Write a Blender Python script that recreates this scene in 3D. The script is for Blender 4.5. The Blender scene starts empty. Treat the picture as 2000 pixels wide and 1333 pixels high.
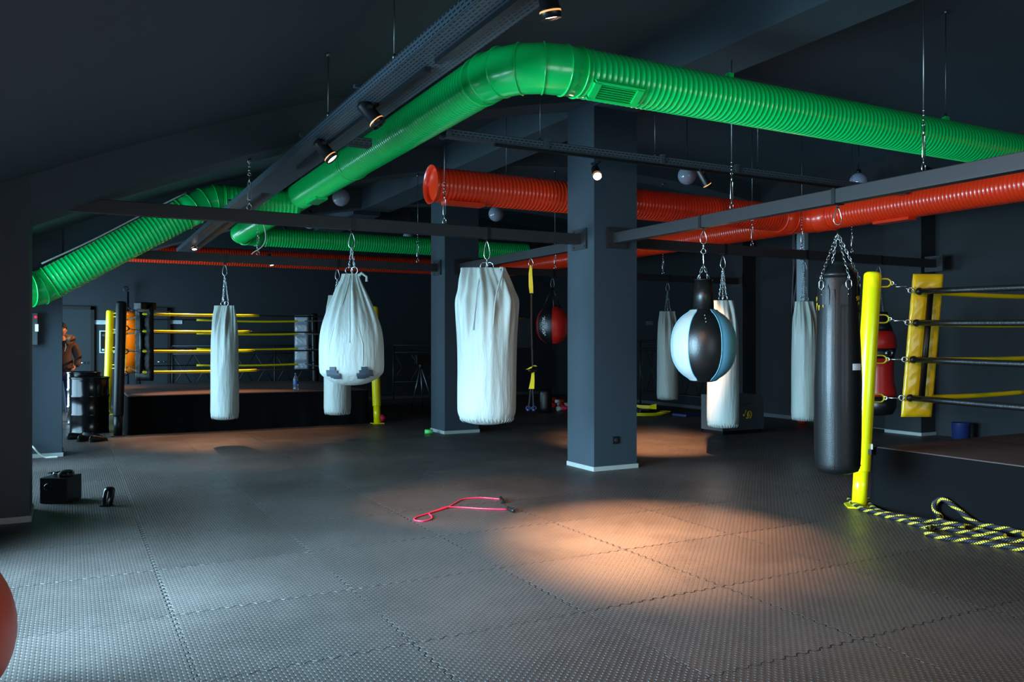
import bpy, bmesh, math, random
from math import sin, cos, pi, radians, sqrt
from mathutils import Vector, Matrix
random.seed(7)
SC = bpy.context.scene
COL = SC.collection

# ------------------------------------------------------------------ camera
H = 1.49
YAW = radians(28.1)
SN, CS = sin(YAW), cos(YAW)
FPX = 1614.0
cam_d = bpy.data.cameras.new('camera'); cam = bpy.data.objects.new('camera', cam_d); COL.objects.link(cam)
cam.location = (0, 0, H); cam.rotation_euler = (radians(90), 0, -YAW)
cam_d.sensor_width = 36; cam_d.lens = FPX / 2000 * 36; cam_d.clip_start = 0.05; cam_d.clip_end = 100
SC.camera = cam

def at(px, d, z=None):            # surveyed point: bearing px, distance d along the view
    l = (px - 1000) / FPX * d
    return Vector((SN * d + CS * l, CS * d - SN * l, 0 if z is None else z))
def fl(px, py):                   # point on the floor
    return at(px, FPX * H / (py - 666.5))
def on_y(px, Y):
    t = (px - 1000) / FPX; d = Y / (CS - t * SN); return d * (SN + t * CS), d
def on_x(px, X):
    t = (px - 1000) / FPX; d = X / (SN + t * CS); return d * (CS - t * SN), d
def zz(py, d): return H + (666.5 - py) / FPX * d

# ------------------------------------------------------------------ materials
def lin(c):
    return tuple(((v / 255) / 12.92 if v / 255 <= .04045 else (((v / 255) + .055) / 1.055) ** 2.4) for v in c)
MATS = {}
def mat(name, rgb, rough=.5, metal=0., spec=.5, noise=0., nscale=6., bump=0., bscale=30., coat=0., stretch=None, emit=None, estr=0., sheen=0.):
    m = bpy.data.materials.new(name); m.use_nodes = True
    nt = m.node_tree; b = nt.nodes['Principled BSDF']
    c = lin(rgb) + (1,)
    b.inputs['Base Color'].default_value = c
    b.inputs['Roughness'].default_value = rough; b.inputs['Metallic'].default_value = metal
    b.inputs['Specular IOR Level'].default_value = spec
    b.inputs['Coat Weight'].default_value = coat; b.inputs['Coat Roughness'].default_value = .12
    b.inputs['Sheen Weight'].default_value = sheen
    if emit:
        b.inputs['Emission Color'].default_value = emit + (1,); b.inputs['Emission Strength'].default_value = estr
    tc = nt.nodes.new('ShaderNodeTexCoord')
    src = tc.outputs['Object']
    if stretch:
        mp = nt.nodes.new('ShaderNodeMapping'); mp.inputs['Scale'].default_value = stretch
        nt.links.new(src, mp.inputs['Vector']); src = mp.outputs['Vector']
    if noise:
        n = nt.nodes.new('ShaderNodeTexNoise'); n.inputs['Scale'].default_value = nscale; n.inputs['Detail'].default_value = 5
        nt.links.new(src, n.inputs['Vector'])
        mx = nt.nodes.new('ShaderNodeMix'); mx.data_type = 'RGBA'
        lo = tuple(v * (1 - noise) for v in c[:3]) + (1,); hi = tuple(min(1, v * (1 + noise)) for v in c[:3]) + (1,)
        mx.inputs[6].default_value = lo; mx.inputs[7].default_value = hi
        nt.links.new(n.outputs['Fac'], mx.inputs[0]); nt.links.new(mx.outputs[2], b.inputs['Base Color'])
    if bump:
        n2 = nt.nodes.new('ShaderNodeTexNoise'); n2.inputs['Scale'].default_value = bscale; n2.inputs['Detail'].default_value = 4
        nt.links.new(src, n2.inputs['Vector'])
        bp = nt.nodes.new('ShaderNodeBump'); bp.inputs['Strength'].default_value = bump; bp.inputs['Distance'].default_value = .01
        nt.links.new(n2.outputs['Fac'], bp.inputs['Height']); nt.links.new(bp.outputs['Normal'], b.inputs['Normal'])
    MATS[name] = m; return m

M_wall = mat('blue_grey_paint', (36, 45, 52), .75, noise=.12, nscale=1.5, bump=.1, bscale=60)
M_ceil = mat('slate_ceiling_paint', (55, 69, 77), .8, noise=.15, nscale=.8)
M_wallr = mat('near_black_wall_paint', (21, 25, 29), .75, noise=.12, nscale=1.5)  # darker tone for the right wall and its columns
M_col = mat('blue_column_paint', (38, 51, 60), .6, noise=.08, nscale=2, bump=.08, bscale=80)
M_trim = mat('pale_skirting', (146, 153, 150), .5, noise=.15, nscale=12)
M_steel = mat('charcoal_steel', (36, 36, 39), .5, .2, noise=.1)
M_black = mat('black_plastic', (14, 15, 18), .38, spec=.4)
M_gloss = mat('gloss_black', (8, 9, 11), .2, coat=.3)
M_tray = mat('slate_tray', (62, 74, 82), .45, .4)
M_green = mat('green_duct_paint', (0, 222, 106), .24, coat=.5, noise=.05, nscale=3)
M_greend = mat('green_duct_slot', (2, 60, 30), .5)
M_red = mat('red_duct_paint', (244, 56, 20), .28, coat=.45, noise=.06, nscale=3)
M_chrome = mat('zinc_steel', (200, 205, 208), .25, 1.0)
M_chromed = mat('dull_zinc', (120, 128, 132), .4, 1.0)
M_yel = mat('yellow_vinyl', (255, 232, 10), .22, coat=.5, noise=.05, nscale=5)
M_yelp = mat('yellow_pad_vinyl', (238, 205, 26), .3, coat=.3, bump=.5, bscale=9)
M_yeld = mat('amber_pad_vinyl', (226, 160, 20), .35, coat=.2, bump=.4, bscale=9)  # amber holds the shade on far yellow pads; plain orange on the bar
M_bpad = mat('black_pad_vinyl', (9, 9, 11), .5, spec=.2, bump=.8, bscale=8)
M_gpad = mat('grey_pad_vinyl', (110, 118, 128), .3, coat=.3, bump=.7, bscale=9)
M_rope_b = mat('black_rope_cover', (12, 12, 14), .4, coat=.1, bump=.3, bscale=60)
M_sack = mat('white_sackcloth', (168, 174, 168), .5, noise=.12, nscale=3, bump=.6, bscale=7, stretch=(3, 3, .6), sheen=.1)
M_sackg = mat('grey_sackcloth', (140, 150, 144), .5, noise=.2, nscale=5, bump=.35, bscale=10, stretch=(3, 3, .45))
for k_ in ('white_sackcloth', 'grey_sackcloth'):
    [setattr(n_.inputs['Distance'], 'default_value', .018) for n_ in MATS[k_].node_tree.nodes if n_.type == 'BUMP']
M_tape = mat('grey_tape', (56, 68, 80), .6, bump=.2, bscale=25)
M_leather = mat('black_leather', (13, 16, 18), .42, spec=.3, bump=.22, bscale=160, coat=.1)
M_leatherb = mat('black_panel_leather', (16, 17, 19), .35, bump=.15, bscale=90)
M_blue = mat('light_blue_leather', (96, 168, 206), .36, bump=.12, bscale=80)
M_whitel = mat('white_leather', (172, 180, 178), .36, bump=.12, bscale=80)
M_redl = mat('red_leather', (170, 26, 22), .32, bump=.15, bscale=60)
M_white = mat('white_plastic', (215, 218, 218), .4)
M_globe = mat('opal_glass_globe', (150, 158, 176), .12, coat=.5)
M_canvas = mat('brown_ring_canvas', (72, 56, 54), .6, noise=.25, nscale=2.5, bump=.15, bscale=14)
M_skirt = mat('black_skirt_cloth', (9, 9, 11), .9, spec=.12, bump=.3, bscale=5)
M_orange = mat('orange_vinyl', (236, 74, 18), .4, bump=.1, bscale=20)
M_pink = mat('pink_rubber', (236, 40, 78), .35)
M_cable = mat('white_cable', (196, 196, 186), .45)
M_cableg = mat('grey_cable', (78, 70, 76), .45)
M_sticker = mat('white_sticker', (205, 226, 232), .4)
M_ytxt = mat('yellow_ink', (226, 190, 16), .45)
M_ink = mat('dark_ink', (20, 26, 30), .5)
M_skin = mat('skin', (206, 140, 104), .5, noise=.05)
M_hair = mat('dark_hair', (22, 17, 15), .6, bump=.6, bscale=60)
M_jacket = mat('brown_parka_cloth', (66, 44, 40), .7, bump=.4, bscale=18)
M_fur = mat('tan_fur', (150, 96, 50), .9, noise=.4, nscale=40, bump=1.0, bscale=70)
M_jeans = mat('blue_jeans', (34, 42, 80), .8, noise=.2, nscale=20)
M_shoe = mat('dark_shoe', (28, 32, 34), .5)
M_greys = mat('grey_cabinet_paint', (74, 80, 84), .55, noise=.1)
M_bluem = mat('blue_vinyl', (24, 36, 84), .5)
M_limeg = mat('lime_foam', (70, 190, 90), .5)
M_bottle = mat('clear_bottle_plastic', (150, 180, 200), .08); MATS['clear_bottle_plastic'].node_tree.nodes['Principled BSDF'].inputs['Transmission Weight'].default_value = .8
M_bluelab = mat('blue_label', (40, 90, 170), .4)
M_lampw = mat('lit_lamp_white', (255, 240, 225), .4, emit=(1, .82, .66), estr=14)
M_lamph = mat('lit_lamp_hot', (255, 235, 200), .4, emit=(1, .66, .38), estr=60)
M_ledr = mat('red_indicator', (200, 10, 20), .4, emit=(1, .02, .05), estr=1.6)
M_ledw = mat('lit_display', (200, 230, 240), .4, emit=(.6, .9, 1), estr=.8)
M_poster = mat('poster_print', (16, 16, 20), .35, noise=.6, nscale=7)
M_amber = mat('amber_ring', (220, 130, 60), .4, emit=(1, .4, .12), estr=1.2)

# floor mats ---------------------------------------------------------
def floor_mat():
    m = bpy.data.materials.new('rubber_puzzle_mats'); m.use_nodes = True
    nt = m.node_tree; N = nt.nodes; L = nt.links; b = N['Principled BSDF']
    tc = N.new('ShaderNodeTexCoord'); sep = N.new('ShaderNodeSeparateXYZ'); L.new(tc.outputs['Object'], sep.inputs[0])
    def mth(op, a, bb=None, c=None, clamp=False):
        n = N.new('ShaderNodeMath'); n.operation = op; n.use_clamp = clamp
        for i, v in enumerate((a, bb, c)):
            if v is None: continue
            if isinstance(v, (int, float)): n.inputs[i].default_value = v
            else: L.new(v, n.inputs[i])
        return n.outputs[0]
    X, Y = sep.outputs['X'], sep.outputs['Y']
    # jigsaw teeth: square-ish wave displacement of the seams
    tx = mth('MULTIPLY', mth('MULTIPLY', mth('SINE', mth('MULTIPLY', Y, 2 * pi / .077)), 5., None), .0028)
    ty = mth('MULTIPLY', mth('MULTIPLY', mth('SINE', mth('MULTIPLY', X, 2 * pi / .077)), 5., None), .0028)
    def clampm(v): 
        return mth('MAXIMUM', mth('MINIMUM', v, .009), -.009)
    xs = mth('ADD', mth('SUBTRACT', X, .49), clampm(tx)); ys = mth('ADD', mth('SUBTRACT', Y, .82), clampm(ty))
    fx = mth('FRACT', xs); fy = mth('FRACT', ys)
    dx = mth('MINIMUM', fx, mth('SUBTRACT', 1., fx)); dy = mth('MINIMUM', fy, mth('SUBTRACT', 1., fy))
    dm = mth('MINIMUM', dx, dy)
    # break up seam visibility with noise
    ns = N.new('ShaderNodeTexNoise'); ns.inputs['Scale'].default_value = 1.1; ns.inputs['Detail'].default_value = 3; L.new(tc.outputs['Object'], ns.inputs['Vector'])
    wid = mth('MULTIPLY', mth('SUBTRACT', ns.outputs['Fac'], .30, clamp=True), .025)
    seam = mth('SUBTRACT', 1., mth('DIVIDE', dm, mth('ADD', wid, .0004)), clamp=True)
    # tile id tone
    ix = mth('FLOOR', xs); iy = mth('FLOOR', ys)
    cv = N.new('ShaderNodeCombineXYZ'); L.new(ix, cv.inputs[0]); L.new(iy, cv.inputs[1])
    wn = N.new('ShaderNodeTexWhiteNoise'); wn.noise_dimensions = '2D'; L.new(cv.outputs[0], wn.inputs['Vector'])
    # barleycorn studs
    p = pi / .021
    st = mth('MULTIPLY', mth('SINE', mth('MULTIPLY', X, p)), mth('SINE', mth('MULTIPLY', Y, p)))
    stud = mth('SUBTRACT', mth('MULTIPLY', st, 3.), .35, clamp=True)
    # wear: some areas smooth and dusty
    nw = N.new('ShaderNodeTexNoise'); nw.inputs['Scale'].default_value = .55; nw.inputs['Detail'].default_value = 6; nw.inputs['Roughness'].default_value = .6
    L.new(tc.outputs['Object'], nw.inputs['Vector'])
    wear = mth('MULTIPLY', mth('SUBTRACT', nw.outputs['Fac'], .42), 5., clamp=True)
    # fine scuffs
    nf = N.new('ShaderNodeTexNoise'); nf.inputs['Scale'].default_value = 9; nf.inputs['Detail'].default_value = 8; nf.inputs['Distortion'].default_value = 1.2
    L.new(tc.outputs['Object'], nf.inputs['Vector'])
    nsp = N.new('ShaderNodeTexNoise'); nsp.inputs['Scale'].default_value = 3.2; nsp.inputs['Detail'].default_value = 12; nsp.inputs['Roughness'].default_value = .85
    L.new(tc.outputs['Object'], nsp.inputs['Vector'])
    speck = mth('MULTIPLY', mth('SUBTRACT', nsp.outputs['Fac'], .66), 9., clamp=True)
    v = mth('ADD', .030, mth('MULTIPLY', wear, .014))
    v = mth('ADD', v, mth('MULTIPLY', nf.outputs['Fac'], .018))
    v = mth('ADD', v, mth('MULTIPLY', wn.outputs['Value'], .012))
    v = mth('ADD', v, mth('MULTIPLY', speck, .07))
    v = mth('MULTIPLY', mth('MULTIPLY', v, .78), mth('SUBTRACT', 1., mth('MULTIPLY', seam, .85)))
    cc = N.new('ShaderNodeCombineXYZ'); L.new(mth('MULTIPLY', v, 1.2), cc.inputs[0]); L.new(v, cc.inputs[1]); L.new(mth('MULTIPLY', v, .92), cc.inputs[2])
    L.new(cc.outputs[0], b.inputs['Base Color'])
    L.new(mth('ADD', .36, mth('ADD', mth('MULTIPLY', wear, .16), mth('MULTIPLY', nf.outputs['Fac'], .1))), b.inputs['Roughness'])
    b.inputs['Specular IOR Level'].default_value = .45
    hgt = mth('SUBTRACT', mth('MULTIPLY', stud, mth('SUBTRACT', 1.1, mth('MULTIPLY', wear, .7))), mth('MULTIPLY', seam, 2.))
    bp = N.new('ShaderNodeBump'); bp.inputs['Strength'].default_value = 1.0; bp.inputs['Distance'].default_value = .0045
    L.new(hgt, bp.inputs['Height'])
    L.new(bp.outputs['Normal'], b.inputs['Normal'])
    return m
M_floor = floor_mat()

def braid_mat():
    m = bpy.data.materials.new('black_yellow_braid'); m.use_nodes = True
    nt = m.node_tree; N = nt.nodes; L = nt.links; b = N['Principled BSDF']
    uv = N.new('ShaderNodeUVMap'); uv.uv_map = 'UVMap'; sep = N.new('ShaderNodeSeparateXYZ'); L.new(uv.outputs[0], sep.inputs[0])
    def mth(op, a, bb=None, clamp=False):
        n = N.new('ShaderNodeMath'); n.operation = op; n.use_clamp = clamp
        for i, v in enumerate((a, bb)):
            if v is None: continue
            if isinstance(v, (int, float)): n.inputs[i].default_value = v
            else: L.new(v, n.inputs[i])
        return n.outputs[0]
    u, v = sep.outputs['X'], sep.outputs['Y']      # u metres along, v 0..1 around
    f = mth('FRACT', mth('ADD', mth('DIVIDE', u, .13), mth('MULTIPLY', v, 2.)))
    band = mth('LESS_THAN', f, .32)
    f2 = mth('FRACT', mth('SUBTRACT', mth('DIVIDE', u, .02), mth('MULTIPLY', v, 5.)))
    band2 = mth('LESS_THAN', f2, .62)
    k = mth('MULTIPLY', band, band2)
    mx = N.new('ShaderNodeMix'); mx.data_type = 'RGBA'; mx.inputs[6].default_value = lin((16, 18, 30)) + (1,); mx.inputs[7].default_value = lin((246, 222, 50)) + (1,)
    L.new(k, mx.inputs[0]); L.new(mx.outputs[2], b.inputs['Base Color']); b.inputs['Roughness'].default_value = .6
    s = mth('SINE', mth('MULTIPLY', mth('ADD', mth('DIVIDE', u, .016), mth('MULTIPLY', v, 6.)), 2 * pi))
    bp = N.new('ShaderNodeBump'); bp.inputs['Strength'].default_value = .6; bp.inputs['Distance'].default_value = .003
    L.new(s, bp.inputs['Height']); L.new(bp.outputs['Normal'], b.inputs['Normal'])
    return m
M_braid = braid_mat()

def perf_mat(name='perforated_slate_tray'):
    """slotted sheet: dark slots in a staggered grid, direction from object coords"""
    m = bpy.data.materials.new(name); m.use_nodes = True
    nt = m.node_tree; N = nt.nodes; L = nt.links; b = N['Principled BSDF']
    uv = N.new('ShaderNodeUVMap'); uv.uv_map = 'UVMap'
    br = N.new('ShaderNodeTexBrick'); br.inputs['Scale'].default_value = 1.0
    br.inputs['Color1'].default_value = lin((24, 29, 34)) + (1,); br.inputs['Color2'].default_value = lin((24, 29, 34)) + (1,)
    br.inputs['Mortar'].default_value = lin((74, 88, 98)) + (1,)
    br.inputs['Mortar Size'].default_value = .009; br.inputs['Brick Width'].default_value = .05; br.inputs['Row Height'].default_value = .026
    L.new(uv.outputs[0], br.inputs['Vector']); L.new(br.outputs['Color'], b.inputs['Base Color'])
    bp = N.new('ShaderNodeBump'); bp.inputs['Strength'].default_value = .8; bp.inputs['Distance'].default_value = .002
    L.new(br.outputs['Fac'], bp.inputs['Height']); L.new(bp.outputs['Normal'], b.inputs['Normal'])
    b.inputs['Roughness'].default_value = .42; b.inputs['Metallic'].default_value = .35
    return m
M_perf = perf_mat()

# ------------------------------------------------------------------ mesh helpers
class MB:
    def __init__(s): s.bm = bmesh.new(); s.uv = None; s.ms = []
    def mi(s, m):
        if m not in s.ms: s.ms.append(m)
        return s.ms.index(m)
    def box(s, c, size, m=None, rz=0, rot=None, bev=0):
        R = rot if rot is not None else Matrix.Rotation(rz, 3, 'Z')
        vs = []
        for dx in (-.5, .5):
            for dy in (-.5, .5):
                for dz in (-.5, .5):
                    vs.append(s.bm.verts.new(Vector(c) + R @ Vector((dx * size[0], dy * size[1], dz * size[2]))))
        idx = [(0, 1, 3, 2), (4, 6, 7, 5), (0, 4, 5, 1), (2, 3, 7, 6), (0, 2, 6, 4), (1, 5, 7, 3)]
        fs = []
        for q in idx:
            f = s.bm.faces.new([vs[i] for i in q]); fs.append(f)
            if m is not None: f.material_index = s.mi(m)
        if bev:
            es = list({e for f in fs for e in f.edges})
            r = bmesh.ops.bevel(s.bm, geom=es, offset=bev, segments=2, affect='EDGES', profile=.6)
        return fs
    def lohi(s, a, b, m=None, bev=0):
        a, b = Vector(a), Vector(b); return s.box((a + b) / 2, b - a, m, bev=bev)
    def rings(s, rs, m=None, smooth=True, cap0=True, cap1=True, closed=False):
        """rs: list of lists of Vector"""
        vr = [[s.bm.verts.new(p) for p in r] for r in rs]
        n = len(vr[0]); k = len(vr)
        for i in range(k if closed else k - 1):
            a, b = vr[i], vr[(i + 1) % k]
            for j in range(n):
                try:
                    f = s.bm.faces.new((a[j], a[(j + 1) % n], b[(j + 1) % n], b[j]))
                except ValueError: continue
                f.smooth = smooth
                if m is not None: f.material_index = s.mi(m)
        if not closed:
            for cap, r in ((cap0, vr[0][::-1]), (cap1, vr[-1])):
                if cap:
                    try:
                        f = s.bm.faces.new(r)
                        if m is not None: f.material_index = s.mi(m)
                    except ValueError: pass
        return vr
    def cyl(s, p0, p1, r0, r1=None, n=16, m=None, cap=True):
        p0, p1 = Vector(p0), Vector(p1); r1 = r0 if r1 is None else r1
        t = (p1 - p0).normalized(); u = t.orthogonal().normalized(); w = t.cross(u)
        f = lambda p, r: [p + u * cos(2 * pi * j / n) * r + w * sin(2 * pi * j / n) * r for j in range(n)]
        s.rings([f(p0, r0), f(p1, r1)], m, True, cap, cap)
    def tube(s, pts, r, n=8, m=None, closed=False, up=None, cap=True):
        P = [Vector(p) for p in pts]; k = len(P)
        rr = r if isinstance(r, (list, tuple)) else [r] * k
        T = []
        for i in range(k):
            if closed: t = P[(i + 1) % k] - P[i - 1]
            elif i == 0: t = P[1] - P[0]
            elif i == k - 1: t = P[-1] - P[-2]
            else: t = (P[i + 1] - P[i]).normalized() + (P[i] - P[i - 1]).normalized()
            T.append(t.normalized() if t.length > 1e-9 else Vector((0, 0, 1)))
        u = (Vector(up) if up is not None else T[0].orthogonal())
        u = (u - T[0] * u.dot(T[0])).normalized()
        rs = []
        for i in range(k):
            u = u - T[i] * u.dot(T[i])
            if u.length < 1e-6: u = T[i].orthogonal()
            u.normalize(); w = T[i].cross(u)
            rs.append([P[i] + (u * cos(2 * pi * j / n) + w * sin(2 * pi * j / n)) * rr[i] for j in range(n)])
        s.rings(rs, m, True, cap, cap, closed)
    def lathe(s, c, prof, n=32, m=None, ax=None, cap0=True, cap1=True):
        """prof: (r, z) along axis"""
        c = Vector(c); a = Vector(ax).normalized() if ax is not None else Vector((0, 0, 1))
        u = Vector((1, 0, 0)) if ax is None else a.orthogonal().normalized(); w = a.cross(u)
        s.rings([[c + a * z + (u * cos(2 * pi * j / n) + w * sin(2 * pi * j / n)) * max(r, 1e-4) for j in range(n)] for r, z in prof], m, True, cap0, cap1)
    def sphere(s, c, r, n=16, k=10, m=None, sc=(1, 1, 1), a0=0, a1=pi):
        c = Vector(c)
        rs = []
        for i in range(k + 1):
            a = a0 + (a1 - a0) * i / k
            rr = max(sin(a), .002)
            rs.append([c + Vector((rr * cos(2 * pi * j / n) * r * sc[0], rr * sin(2 * pi * j / n) * r * sc[1], -cos(a) * r * sc[2])) for j in range(n)])
        s.rings(rs, m)
    def torus(s, c, R, r, ax=(0, 1, 0), n=20, k=8, m=None, el=0, eld=(0, 0, 1)):
        """stadium ring: el extra straight half length along eld"""
        c = Vector(c); a = Vector(ax).normalized(); e = Vector(eld); e = (e - a * e.dot(a)).normalized(); f = a.cross(e)
        pts = []
        for i in range(n):
            t = 2 * pi * i / n
            pts.append(c + e * (cos(t) * R + (el if cos(t) >= 0 else -el)) + f * sin(t) * R)
        s.tube(pts, r, k, m, closed=True, up=a)
    def chain(s, p0, p1, pitch=.03, R=.008, r=.0025, m=None):
        p0, p1 = Vector(p0), Vector(p1); d = p1 - p0; L = d.length; n = max(1, int(round(L / pitch))); t = d / L
        o = t.orthogonal().normalized(); q = t.cross(o)
        for i in range(n):
            s.torus(p0 + d * (i + .5) / n, R, r, ax=o if i % 2 else q, n=10, k=5, m=m, el=L / n / 2 - R * .35, eld=t)
    def ngon(s, pts, m=None):
        f = s.bm.faces.new([s.bm.verts.new(Vector(p)) for p in pts])
        if m is not None: f.material_index = s.mi(m)
    def prism(s, pts, d, m=None):
        """pts polygon, extruded by vector d"""
        d = Vector(d); a = [s.bm.verts.new(Vector(p)) for p in pts]; b = [s.bm.verts.new(Vector(p) + d) for p in pts]
        n = len(a); k = s.mi(m) if m is not None else 0
        for f in [s.bm.faces.new(a[::-1]), s.bm.faces.new(b)] + [s.bm.faces.new((a[i], a[(i + 1) % n], b[(i + 1) % n], b[i])) for i in range(n)]: f.material_index = k
    def build(s, name, m=None, parent=None, origin=None):
        bmesh.ops.recalc_face_normals(s.bm, faces=s.bm.faces)
        me = bpy.data.meshes.new(name); s.bm.to_mesh(me); s.bm.free()
        if m is not None and not s.ms: me.materials.append(m)
        for k in s.ms: me.materials.append(k)
        o = bpy.data.objects.new(name, me); COL.objects.link(o)
        if origin is not None:
            me.transform(Matrix.Translation(-Vector(origin))); o.location = origin
        if parent is not None:
            o.parent = parent
            if origin is None: o.location = -Vector(WORLD[parent.name]) if parent.name in WORLD else (0, 0, 0)
        return o
WORLD = {}       # world location of each parent
def wloc(o):
    v = Vector(o.location); p = o.parent
    while p: v += p.location; p = p.parent
    return v
def tag(o, label=None, cat=None, group=None, kind=None):
    if label: o['label'] = label
    if cat: o['category'] = cat
    if group: o['group'] = group
    if kind: o['kind'] = kind
    return o
def thing(name, label, cat, loc, group=None):
    o = bpy.data.objects.new(name, None); COL.objects.link(o); o.location = loc; o.empty_display_size = .1
    return tag(o, label, cat, group)
def part(mb, name, m, parent, label=None):
    """mesh in world coordinates becomes a child of parent"""
    o = mb.build(name, m); off = wloc(parent); o.data.transform(Matrix.Translation(-off)); o.parent = parent
    if label: o['label'] = label
    return o
def single(mb, name, m, label, cat, group=None, origin=None):
    o = mb.build(name, m)
    if origin is None:
        vs = o.data.vertices; n = len(vs)
        origin = Vector((sum(v.co.x for v in vs) / n, sum(v.co.y for v in vs) / n, min(v.co.z for v in vs)))
    o.data.transform(Matrix.Translation(-Vector(origin))); o.location = origin
    return tag(o, label, cat, group)
def struct(mb, name, m, parent=None):
    if parent: return part(mb, name, m, parent)
    o = mb.build(name, m); o['kind'] = 'structure'; return o
def shade_auto(o): 
    for p in o.data.polygons: p.use_smooth = True
def text_pts(s, size):
    cu = bpy.data.curves.new('t', 'FONT'); cu.body = s; cu.size = size; cu.align_x = 'CENTER'; cu.align_y = 'CENTER'; cu.extrude = .0006
    o = bpy.data.objects.new('t', cu); COL.objects.link(o)
    dg = bpy.context.evaluated_depsgraph_get(); me = bpy.data.meshes.new_from_object(o.evaluated_get(dg))
    bpy.data.objects.remove(o); bpy.data.curves.remove(cu)
    return me
def add_text(mb, s, size, fn, m):
    """fn maps (x, y, z) of flat text to world"""
    me = text_pts(s, size); k = mb.mi(m)
    vs = [mb.bm.verts.new(fn(v.co)) for v in me.vertices]
    for p in me.polygons:
        try: f = mb.bm.faces.new([vs[i] for i in p.vertices]); f.material_index = k
        except ValueError: pass
    bpy.data.meshes.remove(me)
def skin_mesh(verts, edges, radii, sub=2):
    me = bpy.data.meshes.new('sk'); me.from_pydata(verts, edges, []); o = bpy.data.objects.new('sk', me); COL.objects.link(o)
    md = o.modifiers.new('s', 'SKIN'); md.use_smooth_shade = True; md.branch_smoothing = .6
    for i, v in enumerate(me.skin_vertices[0].data):
        r = radii[i]; v.radius = (r, r) if isinstance(r, (int, float)) else r
        v.use_root = (i == 0)
    sb = o.modifiers.new('b', 'SUBSURF'); sb.levels = sub; sb.render_levels = sub
    dg = bpy.context.evaluated_depsgraph_get(); r = bpy.data.meshes.new_from_object(o.evaluated_get(dg))
    bpy.data.objects.remove(o); return r
def catmull(pts, k=6):
    P = [Vector(p) for p in pts]; P = [P[0] * 2 - P[1]] + P + [P[-1] * 2 - P[-2]]; out = []
    for i in range(1, len(P) - 2):
        for j in range(k):
            t = j / k
            out.append(.5 * ((2 * P[i]) + (P[i + 1] - P[i - 1]) * t + (2 * P[i - 1] - 5 * P[i] + 4 * P[i + 1] - P[i + 2]) * t * t + (3 * P[i] - P[i - 1] - 3 * P[i + 1] + P[i + 2]) * t ** 3))
    out.append(P[-2]); return out

# ------------------------------------------------------------------ room shell
XL, XR, YF, YB = -1.05, 12.1, -3.0, 20.2
def zc(x): return 4.88 - .0255 * (x - 8.6) ** 2
mb = MB(); mb.lohi((XL - .3, YF - .3, -.12), (XR + .3, YB + .3, 0)); floor = struct(mb, 'floor', M_floor)
mb = MB()
nx = 40; xs = [XL - .3 + (XR - XL + .6) * i / nx for i in range(nx + 1)]
top = [(x, zc(x)) for x in xs]
prof = [(x, z) for x, z in top] + [(x, z + .25) for x, z in top[::-1]]
a = [mb.bm.verts.new((x, YF - .3, z)) for x, z in prof]; b_ = [mb.bm.verts.new((x, YB + .3, z)) for x, z in prof]
n = len(a)
for i in range(n):
    f = mb.bm.faces.new((a[i], a[(i + 1) % n], b_[(i + 1) % n], b_[i])); f.smooth = i < nx
for i in range(nx):
    mb.bm.faces.new((a[i], a[i + 1], a[n - 2 - i], a[n - 1 - i])); mb.bm.faces.new((b_[i], b_[n - 1 - i], b_[n - 2 - i], b_[i + 1]))
struct(mb, 'ceiling', M_ceil)
# ribs across the vault (over the column rows) and the long beam
def rib(y0, y1, dz=.36):
    mb = MB(); N_ = 36; x0, x1 = XL, XR
    pf = [(x0 + (x1 - x0) * i / N_) for i in range(N_ + 1)]
    lo = [(x, zc(x) - dz) for x in pf]; hi = [(x, zc(x) + .02) for x in pf][::-1]
    pr = lo + hi; n = len(pr)
    a = [mb.bm.verts.new((x, y0, z)) for x, z in pr]; b = [mb.bm.verts.new((x, y1, z)) for x, z in pr]
    for i in range(n): mb.bm.faces.new((a[i], a[(i + 1) % n], b[(i + 1) % n], b[i]))
    for i in range(N_):
        mb.bm.faces.new((a[i], a[i + 1], a[n - 2 - i], a[n - 1 - i])); mb.bm.faces.new((b[i], b[n - 1 - i], b[n - 2 - i], b[i + 1]))
    struct(mb, 'ceiling_rib', M_ceil)
for y0 in (7.90, 12.17, 16.44): rib(y0, y0 + .53)
for ya, yb in ((YF, 7.88), (8.45, 12.15), (12.72, 16.42), (16.99, YB)):
    mb = MB(); mb.lohi((5.27, ya, zc(5.27) - .42), (5.87, yb, zc(5.87) + .01)); struct(mb, 'ceiling_beam', M_ceil)
# walls
mb = MB()
WZ0, WZ1 = .15, 2.45
opL = [(3.3, 6.4), (9.0, 11.7), (13.2, 16.2), (17.3, 19.4)]  # last opening is added, unseen, to brighten the back wall and signs
yy = YF - .3
for y0, y1 in opL + [(YB + .3, None)]:
    mb.lohi((XL - .3, yy, 0), (XL, y0, zc(XL)))
    if y1 is None: break
    mb.lohi((XL - .3, y0, 0), (XL, y1, WZ0)); mb.lohi((XL - .3, y0, WZ1), (XL, y1, zc(XL))); yy = y1
struct(mb, 'wall_left', M_wall)
mb = MB()
opF = [(1.2, 3.4), (3.9, 6.1)]
xx = XL
FZ1 = 2.75
for x0, x1 in opF + [(XR, None)]:
    mb.lohi((xx, YF - .3, 0), (x0, YF, 2.86)); 
    if x1 is None: break
    mb.lohi((x0, YF - .3, 0), (x1, YF, .25)); mb.lohi((x0, YF - .3, FZ1), (x1, YF, 2.86)); xx = x1
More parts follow.
